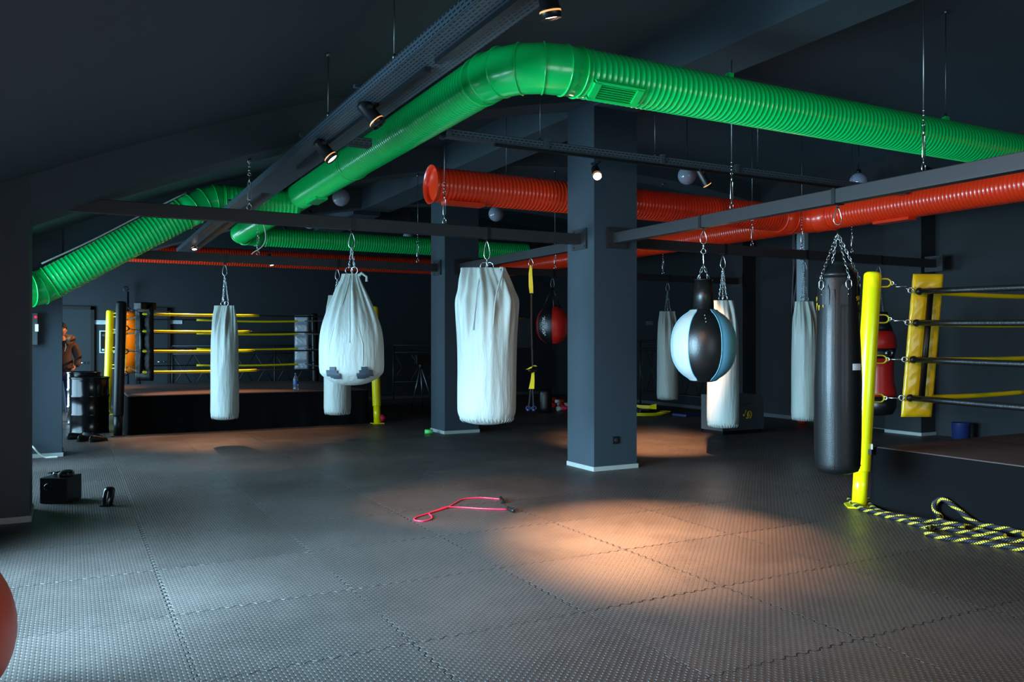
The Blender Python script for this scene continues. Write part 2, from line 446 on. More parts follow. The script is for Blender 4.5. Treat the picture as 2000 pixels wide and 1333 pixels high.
# wall above, following the vault
for i in range(20):
    xa, xb = XL + (XR - XL) * i / 20, XL + (XR - XL) * (i + 1) / 20
    mb.lohi((xa, YF - .3, 2.86), (xb, YF, max(2.9, max(zc(xa), zc(xb)) + .02)))
struct(mb, 'wall_front', M_wall)
mb = MB(); mb.lohi((XR, YF - .3, 0), (XR + .3, YB + .3, zc(XR) + .05)); struct(mb, 'wall_right', M_wallr)
mb = MB(); mb.lohi((XL, YB, 0), (XR, YB + .3, 4.9)); struct(mb, 'wall_back', M_wall)
wi = 1
def window(cx, cy, w, z0, z1, along):
    global wi
    mb = MB(); t = .06
    def bar(u0, u1, za, zb):
        if along == 'y': mb.lohi((cx - .04, cy + u0, za), (cx + .04, cy + u1, zb))
        else: mb.lohi((cx + u0, cy - .04, za), (cx + u1, cy + .04, zb))
    for u in (-w / 2, w / 2 - t): bar(u, u + t, z0, z1)
    bar(-w / 2, w / 2, z0, z0 + t); bar(-w / 2, w / 2, z1 - t, z1)
    k = max(1, int(w / 1.1))
    for i in range(1, k): bar(-w / 2 + w * i / k - .02, -w / 2 + w * i / k + .02, z0, z1)
    struct(mb, 'window_%d' % wi, M_steel); wi += 1
for y0, y1 in opL: window(XL - .15, (y0 + y1) / 2, y1 - y0, WZ0, WZ1, 'y')  # the last of these frames fills the added opening
for x0, x1 in opF: window((x0 + x1) / 2, YF - .15, x1 - x0, .25, FZ1, 'x')

# columns with skirting
def column(x0, y0, w, d, ht, side, cm=None):
    mb = MB(); mb.lohi((x0, y0, 0), (x0 + w, y0 + d, ht)); o = struct(mb, 'column', cm or M_col)
    mb = MB(); t = .014; hgt = .05
    if side.find('f') >= 0: mb.lohi((x0 - t, y0 - t, 0), (x0 + w + t, y0, hgt))
    if side.find('l') >= 0: mb.lohi((x0 - t, y0, 0), (x0, y0 + d, hgt))
    if side.find('r') >= 0: mb.lohi((x0 + w, y0, 0), (x0 + w + t, y0 + d, hgt))
    part(mb, 'skirting', M_trim, o)
    return o
c1 = column(-.87, 7.88, .57, .57, zc(-.3), 'fr')
c2 = column(-.72, 12.15, .62, .57, zc(-.1), 'fr')
c3 = column(5.27, 7.88, .60, .57, 4.3, 'flr')
c4 = column(5.27, 12.15, .60, .57, 4.3, 'flr')
column(-1.0, 16.42, .3, .57, 2.9, 'fr')
column(11.75, 8.4, .36, .65, 4.56, 'fl', M_wallr); column(11.75, 12.3, .36, .6, 4.56, 'fl', M_wallr); column(11.75, 16.42, .36, .6, 4.56, 'fl', M_wallr)
# trim along right and back wall
mb = MB(); mb.lohi((XR - .015, 9.05, 0), (XR, 12.3, .07)); mb.lohi((XR - .015, 12.9, 0), (XR, 16.42, .07)); struct(mb, 'baseboard_right', M_greys)
mb = MB(); mb.lohi((XL, YB - .015, 0), (XR, YB, .07)); struct(mb, 'baseboard_back', M_greys)
# doors on the back wall
def door(px0, px1, n):
    xa, xb = on_y(px0, YB)[0], on_y(px1, YB)[0]; t = .07
    e = bpy.data.objects.new('door_%d' % n, None); COL.objects.link(e); e.location = ((xa + xb) / 2, YB, 0); e['kind'] = 'structure'
    mb = MB(); mb.lohi((xa - t, YB - .05, 0), (xa, YB, 2.24)); mb.lohi((xb, YB - .05, 0), (xb + t, YB, 2.24)); mb.lohi((xa - t, YB - .05, 2.17), (xb + t, YB, 2.24)); part(mb, 'door_frame', M_steel, e)
    mb = MB(); mb.lohi((xa, YB - .03, .01), (xb, YB - .002, 2.17)); part(mb, 'door_leaf', M_wall, e)
    mb = MB(); mb.cyl((xb - .08, YB - .03, 1.02), (xb - .08, YB - .08, 1.02), .012, n=8); mb.cyl((xb - .08, YB - .08, 1.02), (xb - .2, YB - .08, 1.02), .01, n=8); part(mb, 'door_handle', M_chrome, e)
door(112, 177, 1); door(272, 326, 2)
# dark board on the right wall with two screw heads
e = bpy.data.objects.new('door_3', None); COL.objects.link(e); e['kind'] = 'structure'
ya, yb = on_x(1757, XR)[0], on_x(1690, XR)[0]; e.location = (XR, (ya + yb) / 2, 0)
mb = MB(); mb.lohi((XR - .04, ya, .02), (XR - .002, yb, 2.3)); part(mb, 'door_leaf', M_black, e)
mb = MB()
for z in (.75, 1.95): mb.sphere((XR - .05, ya + .12, z), .018, 8, 6)
part(mb, 'door_stud', M_chrome, e)

# ------------------------------------------------------------------ hanging steel frame
ZB = 2.62; ZT = 2.74; AY0, AY1, BX = 8.17, 12.43, 5.57
fr = thing('overhead_grid', 'dark grey steel beam grid hung overhead between the columns, carrying the bags', 'steel frame', (BX, 7.8, ZB))
def beam(p0, p1, name='beam'):
    p0, p1 = Vector(p0), Vector(p1); mb = MB()
    if abs(p1.x - p0.x) > abs(p1.y - p0.y): mb.lohi((p0.x, p0.y - .05, ZB), (p1.x, p0.y + .05, ZT), bev=.006)
    else: mb.lohi((p0.x - .05, p0.y, ZB), (p0.x + .05, p1.y, ZT), bev=.006)
    part(mb, name, M_steel, fr)
beam((-.29, AY0, 0), (5.265, AY0, 0)); beam((5.875, AY0, 0), (11.74, AY0 + 0, 0))
beam((-.09, AY1, 0), (5.265, AY1, 0)); beam((5.875, AY1, 0), (11.74, AY1, 0))
beam((BX, -2.9, 0), (BX, 7.87, 0)); beam((BX, 8.46, 0), (BX, 12.14, 0))
for c, s in (((-.28, AY0), (.02, .3)), ((5.255, AY0), (.02, .3)), ((5.885, AY0), (.02, .3)), ((11.73, AY0), (.02, .3)),
             ((-.085, AY1), (.02, .3)), ((5.255, AY1), (.02, .3)), ((5.885, AY1), (.02, .3)), ((11.73, AY1), (.02, .3)), ((BX, 7.865), (.3, .02)), ((BX, 12.135), (.3, .02)), ((BX, 8.465), (.3, .02))):
    mb = MB(); mb.box((c[0], c[1], (ZB + ZT) / 2), (s[0], s[1], .24))
    for k in (-1, 1):
        for q in (-1, 1):
            mb.box((c[0] + (0 if s[0] < .1 else k * .11), c[1] + (k * .11 if s[0] < .1 else 0), (ZB + ZT) / 2 + q * .09), (.035, .035, .02))
    part(mb, 'wall_bracket', M_steel, fr)

# hanger cables from ceiling to frame (rod with turnbuckle and hook)
def hanger(x, y, z0, z1, label, r=.004, kind='turn', group=None, m=None):
    t = thing('hanger_cable', label, 'hanger', (x, y, z0), group)
    mb = MB(); mb.cyl((x, y, z0 + (.42 if kind == 'turn' else .02)), (x, y, z1), r, n=6); part(mb, 'cable', m or M_chromed, t)
    mb = MB(); mb.cyl((x, y, z1 - .03), (x, y, z1 + .01), .018, n=10); part(mb, 'ceiling_anchor', M_chromed, t)
    if kind == 'turn':
        mb = MB(); mb.torus((x, y, z0 + .035), .02, .005, el=.01, n=14); mb.cyl((x, y, z0 + .05), (x, y, z0 + .1), .006, n=6)
        mb.torus((x, y, z0 + .19), .014, .005, el=.075, n=14); mb.cyl((x, y, z0 + .27), (x, y, z0 + .33), .006, n=6)
        mb.torus((x, y, z0 + .35), .014, .004, n=12); part(mb, 'turnbuckle', M_chrome, t)
        mb = MB()
        for k in range(3): mb.cyl((x, y, z0 + .38 + k * .035), (x, y, z0 + .395 + k * .035), .009, n=8)
        part(mb, 'cable_clamp', M_chrome, t)
    else:
        mb = MB(); mb.cyl((x, y, z0), (x, y, z0 + .03), .012, n=8); part(mb, 'clip', M_chromed, t)
    return t
x, d = on_y(487, AY0); hanger(x, AY0, ZT, zc(x) - .37, 'short zinc chain hanger under the left rib, above the slim bag side', r=.007)
x, d = on_y(868, AY0); hanger(x, AY0, ZT, zc(x) - .37, 'steel hanger crossing in front of the open end of the red duct')
x, d = on_y(1430, AY0)
y, d = on_x(1429, BX); hanger(BX, y, ZT, zc(BX) - .42, 'steel hanger coming down beside the ceiling beam to the right of the middle column', r=.005)
y, d = on_x(1804, BX); hanger(BX, y, ZT, zc(BX) - .42, 'tall bright steel hanger in front of the green duct at right, nearest the camera', r=.006)
x, d = on_y(1469, AY0); hanger(x, AY0, ZT, zc(x) - .37, 'steel hanger behind the right beam, just right of the spherical bag')
x, d = on_y(1566, AY0); hanger(x, AY0, ZT, zc(x) - .37, 'thin hanger ending near the vertical cables on the right wall')
x, d = on_y(1664, AY0); hanger(x, AY0, ZT, zc(x) - .37, 'thin hanger behind the right part of the green duct')
x, d = on_y(1295, AY1); hanger(x, AY1, ZT, zc(x) - .37, 'small hanger above the thin far bag right of the middle column')
x, d = on_y(1084, AY1); hanger(x, AY1, ZT, zc(x) - .37, 'thin hanger just left of the middle column, over the red and black ball')
x, d = on_y(504, AY1); hanger(x, AY1, ZT, zc(x) - .37, 'hanger beside the loose white cable under the green duct')
x, d = on_y(816, AY1); hanger(x, AY1, ZT, zc(x) - .37, 'thin wire hanger just left of the far column', r=.003)

# ------------------------------------------------------------------ ducts
def rib_tube(mb, p0, p1, R, pitch=.052, n=40, m=None, cap=True):
    p0, p1 = Vector(p0), Vector(p1); d = p1 - p0; L = d.length; t = d / L
    u = Vector((0, 0, 1)); u = (u - t * u.dot(t)).normalized(); w = t.cross(u)
    k = int(L / pitch); prof = []
    for i in range(k):
        s0 = L * i / k; e = L / k
        prof += [(s0, 0), (s0 + e * .74, .0), (s0 + e * .82, .004), (s0 + e * .92, .004)]
    prof.append((L, 0))
    rs = [[p0 + t * s + (u * cos(2 * pi * j / n) + w * sin(2 * pi * j / n)) * (R + h) for j in range(n)] for s, h in prof]
    mb.rings(rs, m, True, cap, cap)
def elbow(mb, pts, R, n=40, m=None):
    """mitred gores through pts with raised seam beads"""
    mb.tube(pts, [R + .003] * len(pts), n, m, up=(0, 0, 1.01))
    P = [Vector(p) for p in pts]
    for i in range(len(P)):
        t = (P[min(i + 1, len(P) - 1)] - P[max(i - 1, 0)]).normalized()
        mb.lathe(P[i] - t * .006, [(R + .001, 0), (R + .012, .003), (R + .012, .01), (R + .001, .013)], n, m, ax=t)
def arc_pts(c, r, a0, a1, k, z):
    return [Vector((c[0] + r * cos(a0 + (a1 - a0) * i / k), c[1] + r * sin(a0 + (a1 - a0) * i / k), z)) for i in range(k + 1)]
def sec(mb_fn, name, m, par): mb = MB(); mb_fn(mb); o = part(mb, name, m, par); return o
ZG, RG = 3.55, .185; GX, GY = 2.88, 5.36
gd = thing('green_duct', 'glossy green spiral ventilation duct running overhead with a wide bend in front of the camera', 'duct', (GX, GY, ZG))
# bend: from going -Y.. (G1 along Y at x=GX) to (G2 along X at y=GY)
br = .42
bend = arc_pts((GX + br, GY + br), br, pi, 1.5 * pi, 4, ZG)
bend = [Vector((GX, GY + br + .12, ZG))] + bend + [Vector((GX + br + .12, GY, ZG))]
sec(lambda mb: elbow(mb, bend, RG), 'duct_elbow', M_green, gd)
sec(lambda mb: rib_tube(mb, (GX + br + .12, GY, ZG), (9.12, GY, ZG), RG), 'duct_section', M_green, gd)
sec(lambda mb: rib_tube(mb, (GX, GY + br + .12, ZG), (GX, 9.3, ZG), RG), 'duct_section', M_green, gd)
sec(lambda mb: (mb.lathe((GX, 9.27, ZG), [(RG, 0), (RG + .016, .004), (RG + .016, .05), (RG, .054)], 40, ax=(0, 1, 0))), 'joint_collar', M_green, gd)
sec(lambda mb: rib_tube(mb, (GX, 9.3, ZG), (GX, 16.2, ZG), RG), 'duct_section', M_green, gd)
sec(lambda mb: (rib_tube(mb, (GX - .02, 11.88, 3.42), (1.83, 11.88, 3.42), RG + .02)), 'duct_section', M_green, gd)
# end cap of right run
sec(lambda mb: mb.lathe((9.12, GY, ZG), [(RG + .005, 0), (RG + .01, .04), (RG - .01, .07), (.01, .075)], 40, ax=(1, 0, 0)), 'end_cap', M_green, gd)
# far right-turn to G4
fb = [Vector((GX, 16.2, ZG)), Vector((GX, 16.4, ZG)), Vector((GX + .1, 16.62, ZG)), Vector((GX + .32, 16.72, ZG)), Vector((GX + .52, 16.72, ZG))]
sec(lambda mb: elbow(mb, fb, RG), 'duct_elbow', M_green, gd)
sec(lambda mb: rib_tube(mb, (GX + .52, 16.72, ZG), (9.3, 16.72, ZG), RG), 'duct_section', M_green, gd)
# trunk: elbow then diagonal down to the left column
D0, D1 = Vector((1.46, 11.84, 3.27)), Vector((-.22, 11.80, 2.22))
sec(lambda mb: elbow(mb, [Vector((1.86, 11.88, 3.42)), Vector((1.74, 11.88, 3.415)), Vector((1.6, 11.87, 3.36)), D0, D0.lerp(D1, .08)], RG + .02), 'duct_elbow', M_green, gd)
sec(lambda mb: rib_tube(mb, D0.lerp(D1, .08), D1, RG + .02), 'duct_section', M_green, gd)
sec(lambda mb: elbow(mb, [D1, D1.lerp(D0, -.07), Vector((-.44, 11.72, 2.12)), Vector((-.6, 11.68, 2.1)), Vector((-.98, 11.68, 2.1))], RG + .02), 'duct_elbow', M_green, gd)
# vent grilles
def grille(px0, px1):
    x0 = on_y(px0, GY)[0]; x1 = on_y(px1, GY)[0]; a = radians(-52)
    t = Vector((1, 0, 0)); nrm = Vector((0, -cos(a), sin(a))); v = t.cross(nrm)
    c = Vector(((x0 + x1) / 2, GY, ZG)) + nrm * (RG + .008); L = x1 - x0
    R = Matrix((t, v, nrm)).transposed()
    mb = MB(); w = .15
    for s in (-1, 1):
        mb.box(c + v * s * (w / 2), (L, .022, .03), M_green, rot=R); mb.box(c + t * s * (L / 2 - .03), (.06, w, .03), M_green, rot=R)
    mb.box(c - nrm * .01, (L - .05, w, .01), M_greend, rot=R)
    for k in range(6): mb.box(c + v * (-w / 2 + .025 + k * .02), (L - .1, .006, .018), M_green, rot=R)
    part(mb, 'vent_grille', None, gd)
grille(1138, 1232)
mb = MB(); c = Vector((GX, 10.9, ZG - RG - .012)); mb.box(c, (.16, .5, .03), M_green)
for k in range(5): mb.box(c + Vector((-.05 + k * .025, 0, -.017)), (.008, .42, .006), M_greend)
part(mb, 'vent_grille', None, gd)
for (x, y) in ((on_y(1847, GY)[0], GY), (on_y(1425, GY)[0], GY), (GX, 5.36 + .75), (GX, 11.6)):
    mb = MB(); mb.box((x, y, ZG + RG + .02), (.05, .05, .05)); part(mb, 'hanger_lug', M_green, gd)
x = on_y(1847, GY)[0]; hanger(x, GY, ZG + RG + .04, zc(x), 'steel rod down to the right end of the green duct', kind='rod', r=.005)
hanger(GX, GY + .75, ZG + RG + .04, zc(GX), 'short rod over the bend of the green duct', kind='rod', r=.005)
mb = MB(); mb.tube(catmull([D0 + Vector((-.1, -.06, .2)), D0.lerp(D1, .35) + Vector((-.05, 0, .24)), D0.lerp(D1, .7) + Vector((-.05, 0, .235)), D1 + Vector((-.1, 0, .23))], 5), .011, 6)
single(mb, 'white_cable', M_cable, 'white cable lying along the top of the sloping green duct at left', 'cable')

ZR, RR = 3.33, .20
rd = thing('red_duct', 'glossy red-orange spiral duct with a flared open end, crossing behind the middle column', 'duct', (3.7, 9.0, ZR))
x0 = on_y(848, 9.0)[0]
RX = 9.85
sec(lambda mb: rib_tube(mb, (x0, 9, ZR), (RX - .55, 9, ZR), RR, cap=False), 'duct_section', M_red, rd)
sec(lambda mb: mb.rings([[Vector((x0 - e, 9 + cos(2 * pi * j / 40) * r, ZR + sin(2 * pi * j / 40) * r)) for j in range(40)] for e, r in ((-.01, RR + .004), (.0, RR + .006), (.05, RR + .03), (.05, RR + .024), (.0, RR - .004), (-.4, RR - .006), (-.42, .002))], None), 'flared_end', M_red, rd)
sec(lambda mb: elbow(mb, [Vector((RX - .55, 9, ZR)), Vector((RX - .3, 9, ZR)), Vector((RX - .1, 8.95, ZR)), Vector((RX, 8.75, ZR)), Vector((RX, 8.45, ZR))], RR + .01), 'duct_elbow', M_red, rd)
sec(lambda mb: rib_tube(mb, (RX, 1.5, ZR), (RX, 8.5, ZR), RR), 'duct_section', M_red, rd)
sec(lambda mb: rib_tube(mb, (RX, 8.7, ZR), (RX, 18.9, ZR), RR - .01), 'duct_section', M_red, rd)
sec(lambda mb: rib_tube(mb, (1.0, 18.9, ZR), (RX, 18.9, ZR), RR - .01, n=24), 'duct_section', M_red, rd)
for px in (995,):
    x, d = on_y(989, 9.0); hanger(x, 9.0, ZR + RR, zc(x), 'thin rod holding the red duct near its open end', kind='rod')
mb = MB(); c = Vector((on_y(900, 9.0)[0], 8.93, ZR - RR - .015)); mb.box(c, (.5, .16, .04), M_red); part(mb, 'vent_grille', None, rd)
mb = MB(); c = Vector((RX - .04, on_x(1750, RX)[0], ZR - RR - .015)); mb.box(c, (.16, .55, .04), M_red); part(mb, 'vent_grille', None, rd)
x, d = on_y(1566, 9.0)

# ------------------------------------------------------------------ cable trays
def tray_mesh(p0, p1, w, h, z):
    """open U profile tray with uv for slots"""
    mb = MB(); uvl = mb.bm.loops.layers.uv.new('UVMap')
    p0, p1 = Vector(p0), Vector(p1); t = (p1 - p0).normalized(); s = Vector((t.y, -t.x, 0)); L = (p1 - p0).length; th = .004
    def slab(o, a, la, bx, lb, off):
        for sgn in (0, 1):
            oo = o + off * sgn * th
            vs = [mb.bm.verts.new(q) for q in (oo, oo + a * la, oo + a * la + bx * lb, oo + bx * lb)]
            f = mb.bm.faces.new(vs)
            for lp, uv in zip(f.loops, ((0, 0), (la, 0), (la, lb), (0, lb))): lp[uvl].uv = uv
    o = Vector((p0.x, p0.y, z)) - s * w / 2
    up = Vector((0, 0, 1))
    slab(o, t, L, s, w, -up); slab(o, t, L, up, h, s); slab(o + s * w, t, L, up, h, -s)
    slab(o + up * h, t, L, s, .018, up); slab(o + s * w + up * h, t, L, -s, .018, up)
    return mb
t1 = thing('cable_tray', 'wide perforated slate cable tray running overhead, left of the green duct', 'cable tray', (1.82, 6, 3.12))
part(tray_mesh((1.86, -2.9, 0), (1.86, 16.3, 0), .30, .07, 3.12), 'tray', M_perf, t1)
mb = MB(); mb.lohi((1.845, 2.2, 3.085), (1.885, 4.4, 3.116)); mb.lohi((1.845, 4.55, 3.085), (1.885, 7.7, 3.116)); mb.lohi((1.845, 9.3, 3.085), (1.885, 15.5, 3.116)); part(mb, 'lamp_track', M_black, t1)
for y in (5.4, 6.9, 10.5, 13.5):
    mb = MB(); mb.box((1.86, y, 3.205), (.36, .04, .02)); part(mb, 'support_bracket', M_tray, t1)
t2 = thing('cable_tray', 'narrow slate cable tray crossing in front of the middle column under the green duct', 'cable tray', (5, 7.1, 3.40))
TY, TZ = 7.1, 3.40
part(tray_mesh((3.09, TY, 0), (9.6, TY, 0), .13, .06, TZ), 'tray', M_perf, t2)
mb = MB(); mb.lohi((3.6, TY - .015, TZ - .03), (8.6, TY + .015, TZ - .004)); part(mb, 'lamp_track', M_black, t2)
part(tray_mesh((2.02, 7.3, 0), (2.42, 7.3, 0), .13, .06, 3.27), 'tray_stub', M_perf, t1)
for px in (870, 1060, 1285, 1430):
    x = on_y(px, TY)[0]; mb = MB(); mb.box((x, TY, TZ + .07), (.05, .2, .016)); mb.box((x, TY - .08, TZ + .03), (.05, .012, .08)); mb.box((x, TY + .08, TZ + .03), (.05, .012, .08)); part(mb, 'support_bracket', M_tray, t2)
for px, lab in ((770, 'thin rod holding the wide cable tray near its top end'), (641, 'thin rod holding the wide cable tray above the lamps')):
    y, d = on_x(px, 1.72); hanger(1.72, y, 3.19, zc(1.72) if not 7.85 < y < 8.5 else zc(1.72) - .37, lab, kind='rod', r=.0045)
for px, lab in ((1055, 'thin rod on the narrow tray left of the middle column'), (1279, 'thin rod on the narrow tray right of the middle column'), (1480, 'thin rod near the right end of the narrow tray')):
    x, d = on_y(px, TY); hanger(x, TY, TZ + .07, zc(x) if not 5.2 < x < 5.9 else zc(x) - .42, lab, kind='rod', r=.003)

# ------------------------------------------------------------------ track spotlights
def spot(loc, ztop, dirv, label, L=.26, R=.043, lens=M_lampw, power=60, size=40, aim=None, col=(1, .47, .22), blend=.6):
    loc = Vector(loc); dv = Vector(dirv).normalized()
    t = thing('track_spotlight', label, 'spotlight', loc, 'track spotlights')
    tail = loc - dv * L
    mb = MB()
    mb.lathe(tail, [(R * .55, 0), (R * .9, .012), (R, .03), (R, L - .05), (R * 1.1, L - .045), (R * 1.1, L), (R * .98, L), (R * .95, L - .012)], 28, M_black, ax=dv, cap1=False)
    mb.lathe(tail, [(R * 1.105, L - .034), (R * 1.115, L - .030), (R * 1.105, L - .026)], 28, M_amber, ax=dv, cap0=False, cap1=False)
    part(mb, 'housing', None, t)
    mb = MB(); mb.lathe(loc - dv * .014, [(R * .96, 0), (R * .9, .004), (.001, .006)], 28, ax=dv); part(mb, 'lens', lens, t)
    mb = MB(); mid = tail + dv * L * .35; topp = Vector((mid.x, mid.y, ztop))
    mb.cyl(mid, topp - Vector((0, 0, .03)), .008, n=8); mb.box(topp - Vector((0, 0, .02)), (.035, .035, .04)); mb.box(topp - Vector((0, 0, .012)), (.03, .14, .024)); part(mb, 'track_bracket', M_black, t)
    if power:
        ld = bpy.data.lights.new('spot_beam', 'SPOT'); ld.energy = power; ld.spot_size = radians(size); ld.spot_blend = blend; ld.color = col; ld.shadow_soft_size = .035
        lo = bpy.data.objects.new('spot_beam', ld); COL.objects.link(lo); lo.parent = t; lo.location = dv * .012
        av = (Vector(aim) - loc) if aim is not None else dv
        lo.rotation_euler = av.to_track_quat('-Z', 'Y').to_euler()
def sp_at(px, py, d): return at(px, d, zz(py, d))
y_, d_ = on_x(1078, 1.86)
P1 = sp_at(1077, 37, d_); spot(P1, 3.085, (.25, .1, -1), 'large black spotlight at the top edge, nearest the camera', power=300, size=125, L=.24, aim=(4.6, 4.2, .3))
y_, d_ = on_x(742, 1.86); P2 = sp_at(741, 244, d_); spot(P2, 3.085, (.55, -.3, -.78), 'unlit-looking black spotlight under the wide tray, left of the green duct', lens=M_black, power=0, R=.05, L=.2)
y_, d_ = on_x(649, 1.86); P3 = sp_at(650, 312, d_); spot(P3, 3.085, (.58, -.3, -.75), 'black spotlight with glowing rim in front of the green duct', power=420, size=46, aim=(3.3, 6.9, 0), R=.05, L=.2)
y_, d_ = on_x(470, 1.86); P4 = sp_at(470, 428, d_); spot(P4, 3.085, (.1, .1, -1), 'spotlight under the wide tray seen just below the left frame beam', power=110, size=50, aim=(2.2, 10.8, 0))
y_, d_ = on_x(380, 1.86); P5 = sp_at(380, 488, d_); spot(P5, 3.085, (.05, -.35, -.9), 'far lit spotlight above the left ring, below the red duct', power=800, size=72, aim=(2.2, 14.1, 0))
x_, d_ = on_y(1167, TY); P6 = sp_at(1167, 345, d_); spot(P6, TZ - .03, (-.38, -.75, -.5), 'glaring spotlight in front of the middle column, pointing at the camera', lens=M_lamph, power=4600, size=42, aim=(4.05, 5.25, 0), blend=1.0)
x_, d_ = on_y(1383, TY); P7 = sp_at(1384, 366, d_); spot(P7, TZ - .03, (.5, -.1, -.75), 'lit spotlight on the narrow tray beside the white globe', power=6500, size=40, aim=(7.4, 9.7, 0), blend=1.0)
P8 = at(531, 16.6, zz(519, 16.6)); spot(P8, P8.z + .42, (.2, -.3, -.9), 'farthest small spotlight over the left ring', power=1000, size=44, aim=(.1, 17.3, 1.3))
mb = MB(); mb.cyl((P8.x - .06, P8.y + .08, P8.z + .42), (P8.x - .06, P8.y + .08, zc(P8.x)), .008, n=6); single(mb, 'hanging_rod', M_black, 'thin black rod above the farthest spotlight', 'rod')

# globes
def globe(px, py, d, label):
    c = at(px, d, zz(py, d)); R = .142
    t = thing('globe_lamp', label, 'lamp', c, 'white globe lamps')
    mb = MB(); mb.sphere(c, R, 28, 18); part(mb, 'globe', M_globe, t)
    mb = MB(); mb.cyl(c + Vector((0, 0, R - .01)), c + Vector((0, 0, R + .05)), .04, .03, 16); mb.cyl(c + Vector((0, 0, R + .03)), Vector((c.x, c.y, zc(c.x))), .006, n=6); part(mb, 'stem', M_black, t)
globe(666, 386, 13.4, 'white globe lamp just under the diagonal green duct, above the teardrop bag')
globe(1342, 343, 12.6, 'white globe lamp right of the middle column beside a lit spotlight')
globe(969, 418, 15.2, 'white globe lamp under the red duct')
globe(605, 432, 14.9, 'white globe lamp partly hidden by the left frame beam')
globe(799, 463, 19.0, 'white globe lamp half sunk behind the far green duct, left of the far column')
globe(557, 459, 19.2, 'small faint globe lamp behind the far green duct, leftmost of the globes')
globe(1677, 355, 13.2, 'dim globe lamp peeping over the right beam')

# ------------------------------------------------------------------ hanging hardware
def carabiner(mb, c, L=.16, W=.036, r=.0048, ax=None, m=None):
    """pear loop with its top at c"""
    ax = Vector(ax) if ax is not None else Vector((CS, -SN, 0))
    pts = []
    for i in range(24):
        t = 2 * pi * i / 24; zt = cos(t); w = W * (.55 if zt > 0 else 1.0) * sin(t)
        w = W * sin(t) * (.82 - .38 * zt)
        pts.append(Vector(c) + Vector((0, 0, -L / 2 + zt * L / 2)) + ax * w)
    mb.tube(pts, r, 6, m, closed=True, up=(SN, CS, 0))
def strap_on_beam(x, y, t, along):
    mb = MB()
    if along == 'x': mb.lohi((x - .018, y - .056, ZB - .006), (x + .018, y + .056, ZT + .004))
    else: mb.lohi((x - .056, y - .018, ZB - .006), (x + .056, y + .018, ZT + .004))
    mb.torus((x, y, ZB - .02), .016, .005, ax=(CS, -SN, 0), n=12); part(mb, 'beam_strap', M_black, t)
VR = Vector((CS, -SN, 0)); VF = Vector((SN, CS, 0))
def hang_set(t, x, y, along, ztop, rings=2, chains=3, spread=.05, mm=None, cl=.16, zc_end=None, ringR=.032):
    mm = mm or M_chrome
    strap_on_beam(x, y, t, along)
    z = ZB - .028
    mb = MB(); carabiner(mb, (x, y, z), cl); part(mb, 'carabiner', mm, t); z -= cl
    ze = ztop + (.055 if rings else .0)
    if z - ze > .05:
        for k in range(chains):
            a = 2 * pi * k / chains + .4
            off = VR * cos(a) * spread + VF * sin(a) * spread * .6
            mb = MB(); mb.chain(Vector((x, y, z + .01)), Vector((x, y, ze)) + off, m=mm); part(mb, 'chain', mm, t)
    for k in range(rings):
        mb = MB(); s = (k - (rings - 1) / 2) * ringR * 1.5; mb.torus(Vector((x, y, ze - ringR * .6)) + VR * s, ringR, .0045, ax=VF + VR * (.25 * (1 if k else -1)), n=20); part(mb, 'ring', mm, t)

def sack(mb, x, y, secs, m=None, n=72, folds=(), seed=0, facing=VR, sub=5):
    """secs bottom to top: (z, half_width, half_depth, fold_amp, offset_along_width); smooth interpolation"""
    rnd = random.Random(seed); ph = [rnd.uniform(0, 6.28) for _ in range(6)]
    S = []
    for i in range(len(secs) - 1):
        for k in range(sub):
            q = k / sub; a, b = secs[i], secs[i + 1]; p0 = secs[max(i - 1, 0)]; p3 = secs[min(i + 2, len(secs) - 1)]
            S.append([.5 * (2 * a[j] + (b[j] - p0[j]) * q + (2 * p0[j] - 5 * a[j] + 4 * b[j] - p3[j]) * q * q + (3 * a[j] - p0[j] - 3 * b[j] + p3[j]) * q ** 3) for j in range(5)])
    S.append(list(secs[-1]))
    W = facing; D = Vector((-W.y, W.x, 0)); rs = []
    for z, hw, hd, fa, off in S:
        r = []
        hw = max(hw, .002); hd = max(hd, .002); fa = max(0, fa)
        for j in range(n):
            a = 2 * pi * j / n
            f = 1 + fa * (.5 * sin(7 * a + ph[0] + z * 1.5) + .35 * sin(13 * a + ph[1] - z * 2.5) + .25 * sin(21 * a + ph[2]))
            # broad dents
            f += .012 * sin(3 * a + ph[3] + z * 4) * (1 if hw > .05 else 0) + .008 * sin(5 * a + ph[4] - z * 7)
            r.append(Vector((x, y, z)) + W * (cos(a) * hw * (1 + (f - 1) * .35) + off) + D * sin(a) * hd * f)
        rs.append(r)
    mb.rings(rs, m, True, True, True)

def hem(mb, x, y, z, r, n=34, m=None):
    for j in range(n):
        a = 2 * pi * j / n; c, s = cos(a), sin(a)
        mb.tube([Vector((x + c * r, y + s * r, z + .05)), Vector((x + c * r * .99, y + s * r * .99, z + .01)), Vector((x + c * r * .90, y + s * r * .90, z - .022))], [.001, .0035, .001], 5, m)

